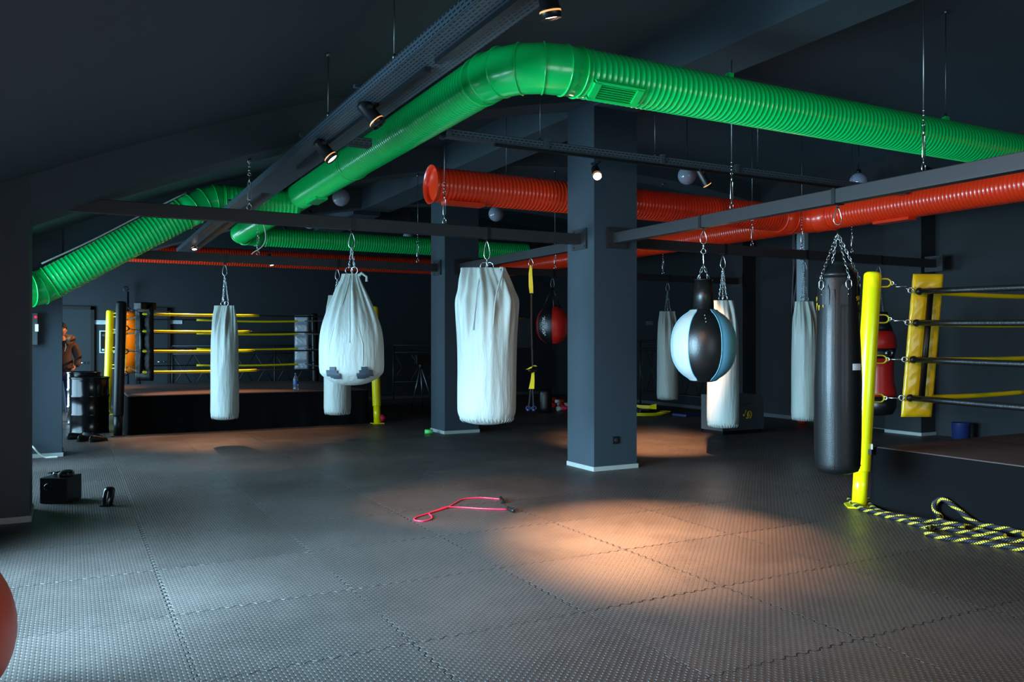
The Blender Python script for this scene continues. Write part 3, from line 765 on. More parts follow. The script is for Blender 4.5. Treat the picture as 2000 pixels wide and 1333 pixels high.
def slim_bag(px, along, coord, py0, py1, wpx, label, mt=M_sack, topw=.66, seed=1, chains=3, rings=2, mm=None, cl=.16, group='covered long heavy bags', lean=0):
    if along == 'x': x, d = on_y(px, coord); y = coord
    else: y, d = on_x(px, coord); x = coord
    z1, z0 = zz(py0, d), zz(py1, d); R = wpx * d / FPX / 2
    t = thing('punching_bag', label, 'punching bag', (x, y, z0), group)
    h = z1 - z0; mb = MB()
    secs = [(z0, .01, .01, 0, 0), (z0 + .004, R * .55, R * .55, 0, 0), (z0 + .03, R * .86, R * .86, .03, 0), (z0 + .09, R * .99, R * .99, .012, 0), (z0 + .25, R, R, .006, 0), (z0 + h * .45, R * .985, R * .99, .02, 0), (z0 + h * .68, R * .96, R * .93, .07, lean * .3),
            (z0 + h * .8, R * .9, R * .80, .22, lean * .5), (z0 + h * .9, R * .8, R * .52, .45, lean * .8), (z0 + h * .97, R * .7, R * .26, .5, lean), (z0 + h, R * topw, R * .15, .6, lean), (z0 + h + .001, R * topw * .93, R * .10, .5, lean), (z0 + h - .05, R * topw * .8, R * .03, 0, lean)]
    sack(mb, x, y, secs, seed=seed); part(mb, 'bag_cover', mt, t)
    mb = MB(); hem(mb, x, y, z0 + .03, R * .965); part(mb, 'hem_pleats', mt, t)
    hang_set(t, x, y, along, z1, rings=rings, chains=chains, mm=mm, cl=cl)
    return t
slim_bag(439, 'x', AY1, 598, 820, 53, 'slim white covered heavy bag hanging alone at left in front of the left ring ropes', seed=3, lean=0)
slim_bag(659, 'x', AY1, 578, 811, 52, 'white covered heavy bag mostly hidden behind the teardrop bag', seed=5)
slim_bag(1304, 'x', AY1, 609, 782, 42, 'thin dull grey covered bag far back, just right of the middle column', mt=M_sackg, seed=8, mm=M_chromed)
slim_bag(1412, 'x', AY0, 588, 836, 61, 'white covered heavy bag directly behind the blue and black ball', seed=11, topw=.62)
slim_bag(1571, 'x', AY0, 590, 823, 49, 'greyish covered heavy bag just left of the black leather bag', mt=M_sackg, seed=14, mm=M_chromed)
# give the far-right and ball-back bags a lighter cloth where they catch daylight is left to the lights

# teardrop bag
x, d = on_y(687, AY0); y = AY0; z1, z0 = zz(535, d), zz(753, d); R = 125 * d / FPX / 2
t = thing('teardrop_bag', 'big white teardrop-shaped cloth bag with two grey tape patches near its bottom', 'punching bag', (x, y, z0))
mb = MB(); h = z1 - z0
secs = [(z0, .01, .01, 0, 0), (z0 + .01, R * .35, R * .35, .0, 0), (z0 + .045, R * .66, R * .66, .01, 0), (z0 + .11, R * .93, R * .9, .02, 0), (z0 + .17, R * .995, R * .96, .015, 0), (z0 + h * .26, R * 1.0, R * .97, .015, 0), (z0 + h * .38, R * .99, R * .95, .02, 0), (z0 + h * .5, R * .93, R * .88, .06, 0), (z0 + h * .62, R * .80, R * .73, .12, -.003),
        (z0 + h * .74, R * .63, R * .55, .2, -.006), (z0 + h * .85, R * .46, R * .37, .28, -.01), (z0 + h * .93, R * .33, R * .2, .25, -.01), (z0 + h * .975, R * .27, R * .12, .3, -.01), (z0 + h, R * .25, R * .08, .3, -.01), (z0 + h - .03, R * .2, R * .02, 0, -.01)]
sack(mb, x, y, secs, seed=21, n=110); part(mb, 'bag_cover', M_sack, t)
for k, (s0, s1) in enumerate(((-.10, -.52), (.05, .50), (-.03, .12))):      # raised seams
    mb = MB(); pts = []
    for i in range(14):
        q = i / 13; zq = z1 - .02 - q * h * (.80 if k < 2 else .6)
        # radius at zq
        rr = next((a[1] + (b[1] - a[1]) * (zq - a[0]) / max(b[0] - a[0], 1e-5), a[2] + (b[2] - a[2]) * (zq - a[0]) / max(b[0] - a[0], 1e-5)) for a, b in zip(secs, secs[1:]) if a[0] <= zq <= b[0] or b is secs[-2])
        u = (s0 + (s1 - s0) * min(1, q * 1.3)); w = u if q > .25 else u; w = max(-.85, min(.85, w * (1 if q > .3 else 1)))
        pts.append(Vector((x, y, zq)) + VR * (rr[0] * w) - VF * (rr[1] * sqrt(max(0, 1 - w * w)) + .001))
    mb.tube(pts, .0045, 6); part(mb, 'seam', M_sack, t)
for k, (ppx, ppy) in enumerate(((662, 727), (722, 727))):
    mb = MB(); uu = (ppx - 687) * d / FPX; zq = zz(ppy, d); s = .045; sg = -1 if k == 0 else 1
    for (au, az, bu, bz) in ((-.07, -.035, .05, .03), (-.03, -.05, .03, .062), (.0, -.06, .075, -.0)):
        g = []
        for iu in range(5):
            for iz in range(4):
                u = uu + (au + (bu - au) * iu / 4) * -sg; z = zq + az + (bz - az) * iz / 3
                rr = next(((a[1] + (b[1] - a[1]) * (z - a[0]) / max(b[0] - a[0], 1e-5), a[2] + (b[2] - a[2]) * (z - a[0]) / max(b[0] - a[0], 1e-5)) for a, b in zip(secs, secs[1:]) if a[0] <= z <= b[0]), (R, R))
                q = max(-.97, min(.97, u / rr[0])); g.append(mb.bm.verts.new(Vector((x, y, z)) + VR * u - VF * (rr[1] * sqrt(1 - q * q) * 1.05 + .02)))
        for iu in range(4):
            for iz in range(3): mb.bm.faces.new((g[iu * 4 + iz], g[iu * 4 + iz + 1], g[(iu + 1) * 4 + iz + 1], g[(iu + 1) * 4 + iz]))
    part(mb, 'tape_patch', M_tape, t, 'grey crossed tape patch')
mb = MB(); mb.tube([Vector((x, y, z1 - .03)) + VR * .06, Vector((x, y, z1 + .005)) + VR * .10, Vector((x, y, z1 - .03)) + VR * .15, Vector((x, y, z1 - .08)) + VR * .15], [.02, .016, .012, .014], 8); part(mb, 'cord_end', M_sack, t)
hang_set(t, x, y, 'x', z1, rings=2, chains=2, spread=.03, ringR=.036)
# large central sack
x, d = on_y(951, AY0); y = AY0; z1, z0 = zz(524, d), zz(829, d); R = 120 * d / FPX / 2
t = thing('punching_bag', 'largest white bag wrapped in translucent cloth with a flat folded top, centre of the photo', 'punching bag', (x, y, z0))
h = z1 - z0; mb = MB()
secs = [(z0, .01, .01, 0, 0), (z0 + .008, R * .45, R * .45, 0, 0), (z0 + .045, R * .78, R * .78, .02, 0), (z0 + .12, R * .93, R * .92, .02, 0), (z0 + .25, R * .955, R * .95, .012, 0), (z0 + h * .35, R * .96, R * .95, .015, 0), (z0 + h * .55, R * .975, R * .93, .05, 0), (z0 + h * .68, R * 1.0, R * .88, .11, 0), (z0 + h * .79, R * 1.0, R * .76, .2, 0),
        (z0 + h * .86, R * .90, R * .6, .2, -.01), (z0 + h * .93, R * .79, R * .36, .35, -.03), (z0 + h * .98, R * .69, R * .19, .55, -.045), (z0 + h, R * .66, R * .12, .6, -.05), (z0 + h + .002, R * .66, R * .06, .3, -.045), (z0 + h - .05, R * .6, R * .02, 0, -.045)]
sack(mb, x, y, secs, seed=33, n=120); part(mb, 'bag_cover', M_sack, t)
mb = MB(); hem(mb, x, y, z0 + .05, R * .885, n=44); part(mb, 'hem_pleats', M_sack, t)
# folded flap on the right side
mb = MB()
fp = [(-.01, z1 - .004, -.07), (R * .42, z1 - .006, -.09), (R * .62, z1 - .06, -.10), (R * .3, z0 + h * .80, -R * .80), (R * .22, z0 + h * .62, -R * .90)]
pts = [Vector((x, y, z)) + VR * u + VF * v for u, z, v in fp]
mb.tube(catmull([pts[1], pts[2].lerp(pts[1], .5), pts[3], pts[4]], 6), [.014 - .0004 * i for i in range(19)], 8)
mb.tube(catmull([Vector((x, y, z1 - .02)) - VF * .06 - VR * .06, Vector((x, y, z0 + h * .85)) - VF * R * .66 - VR * .1, Vector((x, y, z0 + h * .6)) - VF * R * .9 - VR * .14], 6), .007, 8)
part(mb, 'fold', M_sack, t)
mb = MB(); mb.cyl(Vector((x, y, z1 - .1)) + VF * .01, Vector((x, y, z1 + .01)), .05, .03, 14); part(mb, 'tied_neck', M_sackg, t)
hang_set(t, x, y, 'x', z1 - .01, rings=2, chains=1, spread=.0, ringR=.042, cl=.2)

# black and blue ball bag
def ball_bag(x, y, d, z0, z1, R, label, mats, seamm, offs, along, neck, mm=None, n=64, zs=None):
    t = thing('ball_bag', label, 'punching bag', (x, y, z0)); zc_, hh = (z0 + z1) / 2, (z1 - z0) / 2
    k = len(mats)
    def rad(q):           # q -1..1
        return R * max(0, 1 - abs(q) ** 2.35) ** .5 if abs(q) < .93 else R * max(0, 1 - .93 ** 2.35) ** .5
    for i, m in enumerate(mats):
        a0, a1 = offs + 2 * pi * i / k, offs + 2 * pi * (i + 1) / k; mb = MB(); g = []
        for iz in range(29):
            q = -.965 + 1.93 * iz / 28; row = []
            for ia in range(11):
                f = ia / 10; a = a0 + (a1 - a0) * f; r = rad(q) * (1 + .018 * sin(pi * f))
                row.append(mb.bm.verts.new(Vector((x, y, zc_ + q * hh)) + VR * cos(a) * r + VF * sin(a) * r))
            g.append(row)
        for iz in range(28):
            for ia in range(10):
                f = mb.bm.faces.new((g[iz][ia], g[iz][ia + 1], g[iz + 1][ia + 1], g[iz + 1][ia])); f.smooth = True
        part(mb, 'panel', m, t)
        mb = MB(); mb.tube([Vector((x, y, zc_ + q * hh)) + (VR * cos(a0) + VF * sin(a0)) * (rad(q) + .001) for q in [-.965 + 1.93 * j / 28 for j in range(29)]], .0045, 6); part(mb, 'piping', seamm, t)
    mb = MB(); rr = rad(.965)
    mb.lathe((x, y, zc_ - hh), [(rr * .7, 0), (rr, .01), (rr * 1.02, .03), (rr * .95, .04)], 32, cap1=True)
    part(mb, 'bottom_cap', M_leatherb, t)
    mb = MB(); mb.lathe((x, y, zc_ + hh - .035), [(rr * .95, 0), (rr * 1.04, .012), (rr * .8, .035), (rr * .45, .06)], 32); part(mb, 'top_cap', M_leatherb, t)
    return t, rad, zc_, hh
y, d = on_x(1374, BX); x = BX; z1, z0 = zz(603, d), zz(746, d); R = 124 * d / FPX / 2
t, rad, zc_, hh = ball_bag(x, y, d, z0, z1, R, 'big round ball bag with black, light blue and white panels on a black sleeve', [M_leatherb, M_blue, M_leatherb, M_blue, M_leatherb, M_whitel], M_blue, -pi / 2 - radians(40), 'y', .2)
mb = MB(); mb.cyl((x, y, z1 - .02), (x, y, zz(548, d)), .105, .085, 24); mb.cyl((x, y, zz(548, d)), (x, y, zz(546, d)), .09, .09, 24); part(mb, 'sleeve', M_leatherb, t)
mb = MB()
for k in range(3): mb.sphere(Vector((x, y, zc_ + hh * (.80 - .09 * k))) + VR * (-.035) - VF * (rad(.80 - .09 * k) + .004), .007, 8, 6)
part(mb, 'rivet', M_chrome, t)
zs_ = zz(548, d)
mb = MB(); strap_on_beam(x, y, t, 'y'); carabiner(mb, (x, y, ZB - .03), .13); part(mb, 'carabiner', M_chrome, t)
mb = MB(); zq = ZB - .16; mb.torus((x, y, zq - .02), .016, .006, ax=VR, n=14); mb.cyl((x, y, zq - .03), (x, y, zq - .055), .012, n=10); mb.torus((x, y, zq - .075), .024, .006, ax=VF, n=16); mb.torus((x, y, zq - .15), .011, .005, ax=VR, n=14, el=.045); part(mb, 'swivel', M_chrome, t)
for k in range(4):
    a = 2 * pi * k / 4 + .5; mb = MB(); mb.chain((x, y, zq - .2), Vector((x, y, zs_ + .005)) + VR * cos(a) * .075 + VF * sin(a) * .075, pitch=.04, R=.010, r=.0035); part(mb, 'chain', M_chrome, t)
# red/black round bag, far
x, d = on_y(1079, AY1); y = AY1; z1, z0 = zz(598, d), zz(673, d); R = 63 * d / FPX / 2
t, rad, zc_, hh = ball_bag(x, y, d, z0, z1, R, 'red and black round bag with white script, hanging far back left of the middle column', [M_leatherb, M_redl, M_redl, M_leatherb, M_redl, M_redl], M_leatherb, -pi / 2 - 1.15, 'x', .2)
strap_on_beam(x, y, t, 'x')
mb = MB(); carabiner(mb, (x, y, ZB - .03), .16); part(mb, 'carabiner', M_chromed, t)
for k in range(3):
    a = 2 * pi * k / 3 + .6; mb = MB(); mb.tube([(x, y, ZB - .18), Vector((x, y, z1 - .04)) + VR * cos(a) * rad(.8) + VF * sin(a) * rad(.8)], .009, 6); part(mb, 'strap', M_leatherb, t)
mb = MB()          # white script running down the black panel
pp = []
for i in range(60):
    q = .42 - .95 * i / 59; a = -pi / 2 - .62 + .10 * sin(i * .9) + .03 * cos(i * 2.1); r = rad(q) * 1.02 + .003
    pp.append(Vector((x, y, zc_ + q * hh + .012 * cos(i * 1.25))) + VR * cos(a) * r + VF * sin(a) * r)
mb.tube(pp, .0045, 5); part(mb, 'script', M_white, t, 'white script lettering')

# black leather bag
y, d = on_x(1636, BX); x = BX; z1, z0 = zz(540, d), zz(925, d); R = 84 * d / FPX / 2; h = z1 - z0
t = thing('punching_bag', 'long black leather heavy bag with white sticker, beside the yellow ring post', 'punching bag', (x, y, z0))
mb = MB()
prof = [(R * .5, 0), (R * .88, .02), (R * .985, .06), (R * 1.01, .13), (R * 1.035, .3), (R * 1.05, .75), (R * 1.0, h * .62), (R * .94, h * .78), (R * .91, h * .9), (R * .90, h - .05), (R * .885, h)]
def prad(zq): 
    for (ra, za), (rb, zb) in zip(prof, prof[1:]):
        if za <= zq <= zb: return ra + (rb - ra) * (zq - za) / (zb - za)
    return prof[-1][0]
rs = []
for i in range(61):
    zq = h * i / 60; r0 = prad(zq); dent = .03 * max(0, (zq / h - .84)) / .16
    rs.append([Vector((x, y, z0 + zq)) + (VR * cos(2 * pi * j / 64) + VF * sin(2 * pi * j / 64)) * r0 * (1 - dent * (1 + cos(4 * 2 * pi * j / 64 + .9)) + .01 * sin(2 * pi * j / 64 * 3 + zq * 3)) for j in range(64)])
mb.rings(rs); part(mb, 'bag_body', M_leather, t)
mb = MB()          # folded top flaps
mb.lathe((x, y, z1 - .004), [(R * .9, 0), (R * .8, .03), (R * .55, .085), (R * .3, .11), (.03, .105)], 8, ax=(0, 0, 1)); part(mb, 'top_flap', M_leather, t)
for a in (-pi / 2 + .12, -pi / 2 - 1.15, pi / 2, 0.05):
    dv = VR * cos(a) + VF * sin(a); tv = VR * -sin(a) + VF * cos(a); c = Vector((x, y, z1 - .17)) + dv * (R * .9)
    mb = MB()
    g = [[mb.bm.verts.new(Vector((x, y, z1 - .08 - .16 * k / 4)) + (dv * cos(s * .3 * (1 if k else .8)) + tv * sin(s * .3 * (1 if k else .8))) * (R * .93 + .004)) for s in (-1.3, -.65, 0, .65, 1.3)] for k in range(5)]
    for i in range(4):
        for j in range(4): mb.bm.faces.new((g[i][j], g[i][j + 1], g[i + 1][j + 1], g[i + 1][j]))
    part(mb, 'strap_patch', M_leather, t)
    cc = Vector((x, y, z1 - .055)) + dv * (R * .93 + .012)
    mb = MB(); mb.torus(cc + Vector((0, 0, -.02)), .024, .0042, ax=dv, n=16, el=.012); mb.torus(cc + Vector((0, 0, .035)), .012, .003, ax=tv, n=12, el=.008); mb.chain(cc + Vector((0, 0, .05)), Vector((x, y, zz(455, d))), pitch=.032, R=.0085, r=.003)
    part(mb, 'chain', M_chrome, t)
    mb = MB()
    for zq in (-.045, -.085): mb.sphere(Vector((x, y, z1 - .07 + zq)) + dv * (R * .93 + .007), .006, 8, 6)
    part(mb, 'rivet', M_chrome, t)
strap_on_beam(x, y, t, 'y')
mb = MB(); carabiner(mb, (x, y, ZB - .03), zz(418, d) - zz(452, d)); part(mb, 'carabiner', M_chrome, t)
def cylmap(a0, zc0, r):
    return lambda v: Vector((x, y, zc0 + v.y)) + (VR * cos(a0 + v.x / r) + VF * sin(a0 + v.x / r)) * (r + .004 + v.z)
mb = MB(); rz0 = z0 + h * .545; rr = prad(h * .545) * 1.02; a0 = -pi / 2 + math.asin(min(.95, (1658 - 1636) * d / FPX / rr)) 
g = [[mb.bm.verts.new(cylmap(a0, zz(716, d), rr)(Vector((u * .0125, v * .013, 0)))) for v in (-2, 2)] for u in range(-4, 5)]
for i in range(8): mb.bm.faces.new((g[i][0], g[i][1], g[i + 1][1], g[i + 1][0]))
part(mb, 'sticker', M_sticker, t, 'white paper sticker')
mb = MB(); add_text(mb, '25 kg', .02, lambda v: cylmap(a0, zz(716, d), rr)(Vector((v.x, v.y, v.z + .002))), M_tape); bpy_tmp = mb; mb.bm.free()
mb = MB(); rr = prad(h * .9) * 1.0; aL = -pi / 2 + 1.12
add_text(mb, 'SHARK', .05, lambda v: cylmap(aL, zz(583, d), rr)(Vector((v.x, v.y - v.x * v.x * 2.2, v.z))), M_ytxt)
sh = [(-.05, .05), (0, .06), (.05, .05), (.052, 0), (.035, -.045), (0, -.075), (-.035, -.045), (-.052, 0)]
mp = cylmap(aL, zz(604, d), rr); k = mb.mi(M_ytxt)
ring_o = [mb.bm.verts.new(mp(Vector((u, v, 0)))) for u, v in sh]; ctr = mb.bm.verts.new(mp(Vector((0, 0, .001))))
for i in range(8): f = mb.bm.faces.new((ring_o[i], ring_o[(i + 1) % 8], ctr)); f.material_index = k
mb.tube([mp(Vector((.02 * cos(q), .012 + .02 * sin(q) if q < 3 else -.008 + .018 * sin(q), .003))) for q in [i * .45 for i in range(14)]], .004, 5, M_ink)
part(mb, 'shield_logo', None, t, 'yellow shield logo with lettering')
mb = MB(); aL2 = -pi / 2 - 1.42; mp = cylmap(aL2, zz(604, d), rr); k = mb.mi(M_ytxt)
ring_o = [mb.bm.verts.new(mp(Vector((u, v, 0)))) for u, v in sh]; ctr = mb.bm.verts.new(mp(Vector((0, 0, .001))))
for i in range(8): mb.bm.faces.new((ring_o[i], ring_o[(i + 1) % 8], ctr)).material_index = k
add_text(mb, 'SHARK', .05, lambda v: cylmap(aL2, zz(583, d), rr)(Vector((v.x, v.y - v.x * v.x * 2.2, v.z))), M_ytxt)
part(mb, 'shield_logo', None, t, 'yellow shield logo with lettering')
for aa in (-pi / 2 - .5, ):
    mb = MB(); mb.tube([Vector((x, y, z0 + q)) + (VR * cos(aa) + VF * sin(aa)) * (prad(q) + .001) for q in [h * .03 + h * .9 * i / 20 for i in range(21)]], .0025, 5); part(mb, 'seam', M_leather, t)
mb = MB(); mb.tube([Vector((x, y, z0 + .075)) + (VR * cos(2 * pi * i / 48) + VF * sin(2 * pi * i / 48)) * (prad(.075) + .001) for i in range(48)], .003, 5, closed=True); part(mb, 'bottom_seam', M_leather, t)

# red and black body-shaped bag behind the yellow post
x, d = on_y(1716, AY0); y = AY0; z1, z0 = zz(610, d), zz(812, d); R = .245
t = thing('body_bag', 'red and black waisted heavy bag half hidden behind the yellow ring post', 'punching bag', (x, y, z0))
h = z1 - z0
segs = [(0, .22, [(.03, 0), (.55, .02), (.85, .1), (1.0, .2), (1.04, .3)], M_leatherb), ]
def seg(zs, m, name):
    mb = MB(); mb.lathe((x, y, z0), zs, 36, ax=(0, 0, 1)); return part(mb, name, m, t)
seg([(.06, 0), (R * .8, .03), (R * .98, .12), (R * 1.0, .29)], M_leatherb, 'lower_section')
seg([(R * 1.0, .29), (R * .99, .35), (R * .86, .5), (R * .84, .7), (R * .86, .84)], M_redl, 'waist_section')
seg([(R * .86, .84), (R * .9, .90), (R * .98, .985)], M_leatherb, 'black_band')
seg([(R * .98, .985), (R * 1.03, 1.0), (R * .95, 1.15), (R * .8, 1.24)], M_redl, 'shoulder_section')
seg([(R * .8, 1.24), (R * .7, 1.32), (R * .55, 1.40), (R * .5, h)], M_leatherb, 'upper_section')
mb = MB()
for r_ in (.05, .035): mb.torus(Vector((x, y, z0 + .92)) - VF * (R * .93) + VR * .05, r_, .004, ax=VF, n=20)
part(mb, 'round_logo', M_chrome, t, 'grey round logo outline')
hang_set(t, x, y, 'x', z1, rings=0, chains=3, spread=.08, mm=M_chromed)

# yellow suspension trainer
y, d = on_x(1037, BX); x = BX
t = thing('suspension_trainer', 'yellow and black suspension straps hanging from the frame beam left of the middle column', 'exercise straps', (x, y, zz(798, d)))
mb = MB(); carabiner(mb, (x, y, ZB - .0), .1, m=M_chrome); mb.torus((x, y, ZB - .1), .02, .005, ax=VR, m=M_chrome); part(mb, 'carabiner', None, t)
def ribbon(mb, pts, w, th=.006, m=None, side=VR):
    rs = []
    for p, ww in zip(pts, w if isinstance(w, (list, tuple)) else [w] * len(pts)):
        p = Vector(p); rs.append([p + side * ww / 2 - VF * th / 2, p + side * ww / 2 + VF * th / 2, p - side * ww / 2 + VF * th / 2, p - side * ww / 2 - VF * th / 2])
    mb.rings(rs, m, False)
P_ = lambda u, py: Vector((x, y, zz(py, d))) + VR * (u - 1037) * d / FPX
mb = MB(); ribbon(mb, [P_(1037, 518), P_(1036, 535), P_(1037, 560), P_(1038, 573)], [.03, .05, .06, .05]); part(mb, 'upper_strap', M_yelp, t)
mb = MB(); ribbon(mb, [P_(1037.5, 572), P_(1038, 640), P_(1040, 718)], .022); part(mb, 'black_strap', M_black, t)
mb = MB(); ribbon(mb, [P_(1040, 716), P_(1033, 721), P_(1029, 722)], [.02, .045, .04]); ribbon(mb, [P_(1040, 716), P_(1043, 714), P_(1046, 716)], [.02, .04, .035]); part(mb, 'pad', M_yelp, t)
mb = MB(); mb.sphere(P_(1040, 724), .045, 10, 8, sc=(1.6, .5, .7)); ribbon(mb, [P_(1036, 722), P_(1041, 730)], .03); part(mb, 'buckle', M_black, t)
mb = MB(); ribbon(mb, [P_(1041, 727), P_(1040, 745), P_(1038, 760)], [.035, .055, .075]); part(mb, 'lower_strap', M_yelp, t)
mb = MB(); ribbon(mb, [P_(1036, 761), P_(1034, 782), P_(1032, 798)], .02, m=M_black); ribbon(mb, [P_(1040, 761), P_(1041, 782), P_(1042, 798)], .02, m=M_black); part(mb, 'foot_strap', None, t)
for u in (1032, 1043):
    mb = MB(); mb.cyl(P_(u - 3, 801), P_(u + 3, 801), .02, n=12); mb.torus(P_(u, 798), .03, .007, ax=VF, n=14); part(mb, 'handle', M_bluem, t)

# ------------------------------------------------------------------ boxing rings
def sag(p, q, s, k=14): 
    p, q = Vector(p), Vector(q); return [p.lerp(q, i / k) - Vector((0, 0, s * 4 * (i / k) * (1 - i / k))) for i in range(k + 1)]
RZ = [1.93, 1.65, 1.325, .985]
def ring_platform(t, x0, y0, x1, y1, zt, sides):
    mb = MB(); mb.lohi((x0 + .03, y0 + .03, .0), (x1 - .03, y1 - .03, zt - .05)); part(mb, 'platform', M_black, t)
    mb = MB(); mb.lohi((x0, y0, zt - .05), (x1, y1, zt), bev=.015); o = part(mb, 'canvas', M_canvas, t)
    # draped skirt with folds around the perimeter
    mb = MB(); pts = []
    per = [(x0, y0), (x1, y0), (x1, y1), (x0, y1)]
    rnd = random.Random(int(x0 * 10)); n = 0
    loop = []
    for i in range(4):
        a, b = Vector((*per[i], 0)), Vector((*per[(i + 1) % 4], 0)); L = (b - a).length; k = int(L / .06); nr = Vector(((b - a).y, -(b - a).x, 0)).normalized()
        for j in range(k): loop.append((a.lerp(b, j / k), nr))
    K = len(loop)
    rows = []
    for zi in range(8):
        f = zi / 7; z = (zt - .012) * (1 - f) + .004
        row = []
        for i, (p, nr) in enumerate(loop):
            amp = .004 + .045 * f
            w = sin(i * .55 + 1.3 * f) * .5 + sin(i * .21 + 2) * .8 + .5 * sin(i * 1.13 - f * 2)
            row.append(mb.bm.verts.new((p.x + nr.x * (.012 + amp * (1 + .8 * w) * .6), p.y + nr.y * (.012 + amp * (1 + .8 * w) * .6), z)))
        rows.append(row)
    for zi in range(7):
        for i in range(K):
            f = mb.bm.faces.new((rows[zi][i], rows[zi][(i + 1) % K], rows[zi + 1][(i + 1) % K], rows[zi + 1][i])); f.smooth = True
    part(mb, 'skirt', M_skirt, t)
def ring_post(t, x, y, lean, m, hooks, name='corner_post', ztop=2.12, r=.074, base=None, hdir=None, label=None):
    b = Vector((x, y, 0)); tp = Vector((x + lean[0], y + lean[1], ztop)); P = lambda z: b.lerp(tp, z / ztop)
    mb = MB(); ax = (tp - b); mb.lathe(P(.32), [(r, 0), (r + .002, .01), (r + .002, ztop - .36), (r * .96, ztop - .34), (r * .7, ztop - .325), (.002, ztop - .32)], 32, ax=ax); o = part(mb, name, m, t, label)
    mb = MB(); mb.cyl(P(.01), P(.34), r * .86, n=28); part(mb, 'post_foot', m, o)
    hd = Vector(hdir).normalized()
    up = Vector((0, 0, 1))
    for z in hooks:
        c = P(z) + hd * r
        pts = [c + hd * .0 + up * .035, c + hd * .06 + up * .035, c + hd * .085 + up * .022, c + hd * .095, c + hd * .085 - up * .022, c + hd * .06 - up * .035, c - up * .035]
        mb = MB(); mb.tube(catmull(pts, 3), .0075, 8); part(mb, 'hook', m, o)
    return P
def turnbuckle(p, q, t, m=M_chrome):
    p, q = Vector(p), Vector(q); d = q - p; L = d.length; u = d / L
    mb = MB(); mb.cyl(p, p + u * L * .25, .005, n=6); mb.torus(p + u * L * .45, .013, .0055, ax=(0, 0, 1) if abs(u.z) < .5 else (1, 0, 0), n=14, el=L * .16, eld=u)
    mb.cyl(p + u * L * .62, q - u * .04, .005, n=6); mb.torus(q - u * .03, .022, .006, ax=(-u.y, u.x, 0), n=14); mb.torus(p + u * .01, .016, .005, ax=(-u.y, u.x, 0), n=12)
    part(mb, 'turnbuckle', m, t)
def corner_pad(t, c, hd, m, z0=.83, z1=2.07, w=.30, th=.07, strap=M_black, ms=None, off=.075, lean=0):
    """pad across the corner; hd points to the ring centre"""
    c = Vector(c); hd = Vector(hd).normalized(); sd = Vector((-hd.y, hd.x, 0)); R3 = Matrix((sd, hd, Vector((0, 0, 1)))).transposed()
    cc = Vector((c.x, c.y, 0)) + hd * off
    mb = MB()
    nz, nw = 40, 12; front = []; back = []
    for i in range(nz + 1):
        z = z0 + (z1 - z0) * i / nz; fr_ = []; bk = []
        edge = min(i, nz - i) / nz
        puff = min(1, edge * 16 + .25)
        nip = 1.0
        for rz in RZ: nip = min(nip, .62 + min(1, abs(z - rz) / .09) * .38)
        for j in range(nw + 1):
            s = (j / nw - .5) * w - lean * (z - 1.45); e = min(j, nw - j) / nw; pf = puff * min(1, e * 7 + .35) * nip
            wr = .004 * sin(z * 60 + s * 50) * pf
            fr_.append(mb.bm.verts.new(cc + sd * s + hd * (th / 2 * pf + wr) + Vector((0, 0, z)))); bk.append(mb.bm.verts.new(cc + sd * s - hd * (th / 2 * pf + wr) + Vector((0, 0, z))))
        front.append(fr_); back.append(bk)
    for i in range(nz):
        for j in range(nw):
            mb.bm.faces.new((front[i][j], front[i][j + 1], front[i + 1][j + 1], front[i + 1][j])).smooth = True
            mb.bm.faces.new((back[i][j + 1], back[i][j], back[i + 1][j], back[i + 1][j + 1])).smooth = True
        for (ff, bb, j) in ((front, back, 0), (front, back, nw)):
            mb.bm.faces.new((ff[i][j], bb[i][j], bb[i + 1][j], ff[i + 1][j]))
    for i in (0, nz):
        for j in range(nw): mb.bm.faces.new((front[i][j], front[i][j + 1], back[i][j + 1], back[i][j]))
    o = part(mb, 'corner_pad', m, t)
    c0_ = Vector((c.x, c.y, 0)) - VR * 0; mb = MB(); mb.cyl(c0_ + Vector((0, 0, RZ[3] - .02)) - sd * lean * (RZ[3] - 1.47), c0_ + Vector((0, 0, RZ[0] + .03)) - sd * lean * (RZ[0] - 1.42), .026, n=12)
    part(mb, 'rope_tie', strap, t)
def rope(t, p, q, m, r=.021, s=.0, name='rope', label=None):
    mb = MB(); mb.tube(sag(p, q, s), r, 10); return part(mb, name, m, t, label)

# right ring
x0, y1, x1, y0 = 6.36, 5.02, 11.9, -.35
rr_ = thing('boxing_ring', 'right boxing ring with near yellow post and yellow corner pad, cut by photo edge', 'boxing ring', (6.3, 5.1, 0), 'boxing rings')
ring_platform(rr_, x0, y0, x1, y1, .545, None)
PX, PY = 6.27, 5.10
P = ring_post(rr_, PX, PY, (.11, -.06), M_yel, [2.015, 1.69, 1.325, .975], hdir=VR + VF * .0, base=1, label='yellow corner post')
mb = MB(); mb.prism([Vector((PX - .17, PY - .02, .001)), Vector((PX - .02, PY - .16, .001)), Vector((PX + .12, PY - .03, .001)), Vector((PX + .1, PY + .13, .001)), Vector((PX - .04, PY + .13, .001))], (0, 0, .012)); part(mb, 'base_plate', M_yel, rr_)
mb = MB(); mb.box(at(1700, 7.38, zz(883, 7.38)), (.035, .05, .045), M_black); mb.box(at(1703, 7.38, zz(873, 7.38)), (.02, .03, .05), M_chrome); part(mb, 'clamp', None, rr_)
C0 = Vector((6.60, 4.78, 0)); XE, YE = 11.4, -.05
hz = [2.015, 1.69, 1.325, .975]
